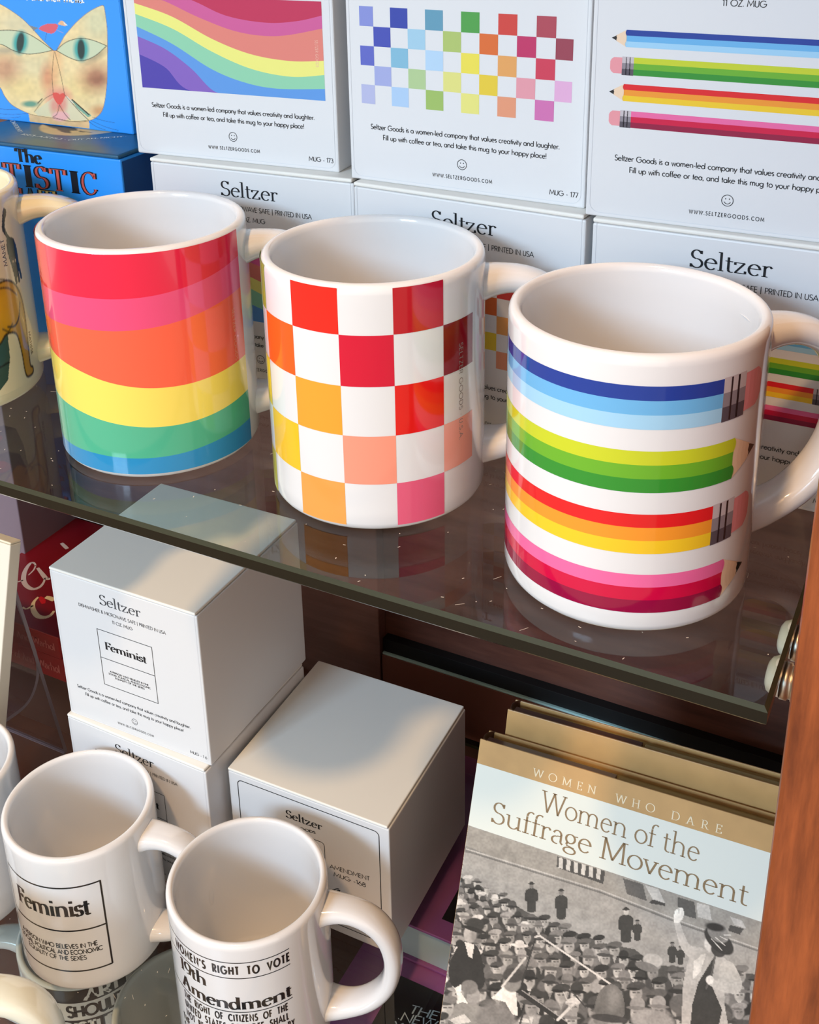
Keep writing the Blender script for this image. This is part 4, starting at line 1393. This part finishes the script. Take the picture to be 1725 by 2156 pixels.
    for i, y in enumerate(c.ys):
        for j, x in enumerate(c.xs):
            q = BF.uv((gx + x / k, gy + y / k))
            pts[i, j] = (min(max(q[0], .2), BKW - .2), -.05, min(max(q[1], .5), v0))
    b.canvas(c.img, pts, paint_mat('printed_cover', .28))


lean_book('hardcover with title Women of the Suffrage Movement, front of the leaning pair', BKO, BYAW, BLEAN, BKW, BKH, 15, suffrage_cover)
lean_book('tan hardcover leaning behind the Suffrage Movement book, only its top showing', (255, 125.6, -352.1), radians(3), radians(16), BKW, 169.5, 14, None)

# ------------------------------------------------------------------ purple books under the lower glass
PURPLE = mat('purple_cover', (168, 92, 162), .3, noise=.15, nscale=30)
PAGESG = mat('pale_page_block', (206, 222, 232), .5)
INKB = mat('black_cover_panel', (14, 14, 18), .25)


def flat_book(label, x0, x1, y0, y1, zt, T, panel, txt):
    t = thing('book', label, 'book', (x0, y0, zt - T), 0, 'purple books stacked under the glass')
    W, D = x1 - x0, y1 - y0
    b = MB()
    b.box(0, W, 0, D, T - 1.8, T, PURPLE, .4)
    b.box(0, W, 0, D, 0, 1.8, PURPLE, .4)
    b.box(W - 2, W, 0, D, 0, T, PURPLE, .4)
    if panel:
        a0, b0, a1, b1 = panel
        b.poly(rect(a0, b0, a1, b1), lambda u, v: (u, v, T + .05), INKB)
        if txt:
            fr = Frame((x0, y0, zt), (1, 0, 0), (0, 1, 0))
            Q = lambda x, y: fr.uv((640 + x / 4.107, 1850 + y / 4.107))
            wh = ink((196, 200, 206))
            for s, p0, p1, cap in (('THE', Q(905, 1160), Q(1150, 1225), 5.2), ('NEW', Q(830, 1225), Q(1130, 1300), 5.2), ('YORK', Q(755, 1300), Q(1100, 1392), 5.2)):
                put_text(b, s, p0[0], p1[0], p0[1], lambda u, v: (u, v, T + .1), wh, thick=.11, cap=cap, v1=p1[1])
    b.build('cover', t)
    b = MB()
    b.box(2, W - 2.2, 2.5, D - 2.5, 1.8, T - 1.8, PAGESG, .2)
    b.build('pages', t)['label'] = 'pale page block'
    return t


ZB = -364.0
flat_book('purple hardcover with black cover panel, top of the stack under the glass', 166, 320, 165, 305, ZB, 30, (45, 12, 150, 128), False)
flat_book('purple book with THE NEW on black cover, second in its stack', 164, 318, 92, 290, ZB - 30, 20, (30, 4, 148, 62), True)
zz = ZB - 50
T3 = (zz + 479.6) / 4
for i, nm in enumerate(('third', 'fourth', 'fifth', 'lowest')):
    flat_book('purple book, %s in the stack under the glass' % nm, 168 + i, 322 + i, 100 + i * 2, 285, zz - i * T3, T3, None, False)

# ================================================================== left side of the lower shelf
RISER = mat('brown_riser', (92, 60, 44), .4, noise=.25, nscale=30)
b = MB()
b.box(-182, -62, 188, 312, 0, 52, RISER, 1.2)
o = b.build('riser')
o.location = (0, 0, (-352.1 + Z0) / 1000)
tag(o, 'brown display riser under the two red books', 'riser')

REDC = mat('red_cover', (122, 16, 30), .3, noise=.2, nscale=20)
REDS = mat('red_spine', (176, 44, 40), .35)
PAGE = mat('cream_pages', (214, 200, 170), .6)


def red_book(label, x0, x1, y0, y1, z0, T, script):
    t = thing('book', label, 'book', (x0, y0, z0), 0, 'red books stacked on the riser')
    W, D = x1 - x0, y1 - y0
    b = MB()
    b.box(0, W, 0, D, T - 1.6, T, REDC, .5)
    b.box(0, W, 0, D, 0, 1.6, REDC, .5)
    if script:
        fr = Frame((x0, y0, z0 + T), (1, 0, 0), (0, 1, 0))
        Q = lambda pts: [fr.uv((x / 7.1875, 1040 + y / 7.1875)) for x, y in pts]
        mp = lambda u, v: (u, v, T + .06)

        def brush(pts, w0, w1, m):
            p = spline(Q(pts), 6)
            n = len(p)
            qs = []
            for i in range(n - 1):
                f = lambda t: w0 + (w1 - w0) * sin(pi * min(1, t)) ** 1.5
                s1 = strip(p[i:i + 2], lambda a, c_: f((i + .5) / n))
                qs += s1
            b.quads(qs, mp, m)
        pale, crm = ink((206, 196, 206)), ink((232, 212, 176))
        brush([(540, 1090), (520, 1050), (470, 1045), (410, 1110), (365, 1210), (360, 1320), (410, 1400), (500, 1440), (600, 1410), (660, 1340), (680, 1270)], 1.2, 3.6, pale)
        brush([(570, 1120), (640, 1210), (700, 1280), (760, 1285)], 2.2, 3.4, pale)
        brush([(200, 1290), (260, 1330), (350, 1305)], 1.4, 1.4, pale)
        brush([(430, 1230), (510, 1150), (540, 1080)], 1.0, 1.2, pale)
        brush([(930, 745), (1020, 830)], 2.4, 3, pale)
        brush([(580, 1560), (510, 1640), (500, 1740), (560, 1840), (660, 1870), (760, 1840), (820, 1770)], 1.6, 4, crm)
        brush([(340, 1715), (400, 1740), (500, 1690)], 1.6, 1.6, crm)
        brush([(690, 1560), (760, 1580), (820, 1610)], 3, 4, crm)
        brush([(600, 1560), (640, 1600), (660, 1660)], 2, 4, ink((200, 24, 36)))
    b.build('cover', t)
    b = MB()
    b.box(-.1, W, -.5, 1.6, .1, T - .1, REDS, .6)
    put_text(b, 'Philosophy of Andy Warhol', W - 72, W - 4, T * .34, lambda u, v: (u, -.6, v), ink((226, 130, 120)), SER, thick=.16, thin=.07, cap=T * .32)
    b.build('spine', t)['label'] = 'bright red spine with pale lettering'
    b = MB()
    b.box(1.5, W - 1.2, 1.7, D - 1.5, 1.6, T - 1.6, PAGE, .2)
    b.build('pages', t)
    return t


red_book('red book with pale lettered spine, lower of the two on the riser', -178, -77, 184.5, 306, -300.1, 19.5, False)
red_book('dark red book with pale script letters on its cover, upper of two', -176, -78, 184, 306, -280.6, 17.4, True)

# acrylic easel and the white book leaning on it
def sheet(b, prof, th, x0, x1):
    n = len(prof)
    A, B_ = [], []
    for i, (y, z) in enumerate(prof):
        p, q = prof[max(i - 1, 0)], prof[min(i + 1, n - 1)]
        ty, tz = q[0] - p[0], q[1] - p[1]
        l = math.hypot(ty, tz) or 1
        A.append((y - tz / l * th / 2, z + ty / l * th / 2))
        B_.append((y + tz / l * th / 2, z - ty / l * th / 2))
    for L_ in (A, B_):
        b.grid([[(x0, y, z), (x1, y, z)] for y, z in L_], ACRYL, True)
    for x in (x0, x1):
        b.grid([[(x, *A[i]), (x, *B_[i])] for i in range(n)], ACEDGE, False)
    for i in (0, n - 1):
        b.add([(x0, *A[i]), (x1, *A[i]), (x1, *B_[i]), (x0, *B_[i])], [[0, 1, 2, 3]], ACEDGE)


t = thing('easel', 'clear acrylic display easel holding the white book', 'display stand', (0, 0, -352.1))
b = MB()
zf = 352.1
sheet(b, [(172.8, -352 + zf + 1.6), (168, -316 + zf), (162, -272 + zf), (156.5, -232 + zf), (151, -193 + zf)], 2.6, -178, -75)
b.build('support', t)
b = MB()
sheet(b, spline([(150.2, -196 + zf), (157, -235 + zf), (161, -262 + zf), (159.5, -276 + zf), (153, -286 + zf), (145, -289.5 + zf), (134, -289 + zf), (122, -287 + zf), (112, -285 + zf), (107.5, -280 + zf), (106, -272 + zf)], 4), 2.6, -178, -75.5)
b.build('cradle', t)
b = MB()
sheet(b, [(172, 1.6), (140, 1.6), (112, 1.6)], 2.6, -178, -75)
b.build('foot', t)

WB = thing('gift_box', 'slim white box leaning in the acrylic easel at the left edge', 'gift box', (-166, 109.6, -281.3))
WB.rotation_euler = (radians(-16.8), 0, 0)
b = MB()
b.box(0, 102, 0, 9, 0, 123.4, mat('ivory_card', (226, 220, 206), .5), .6)
b.build('carton', WB)
b = MB()
b.box(.2, 101.8, .2, 8.8, 123.6, 125, mat('warm_lit_lid', (236, 224, 200), .5), .5)  # warm light on the box top put into the lid colour
b.build('lid', WB)
b = MB()
b.box(-300, -172, 250, 308, 0, 300, mat('lilac_card', (132, 116, 128), .45), .8)
o = b.build('carton')
o.location = (0, 0, (-352.1 + Z0) / 1000)
tag(o, 'tall lilac grey carton standing at the back left corner', 'carton')
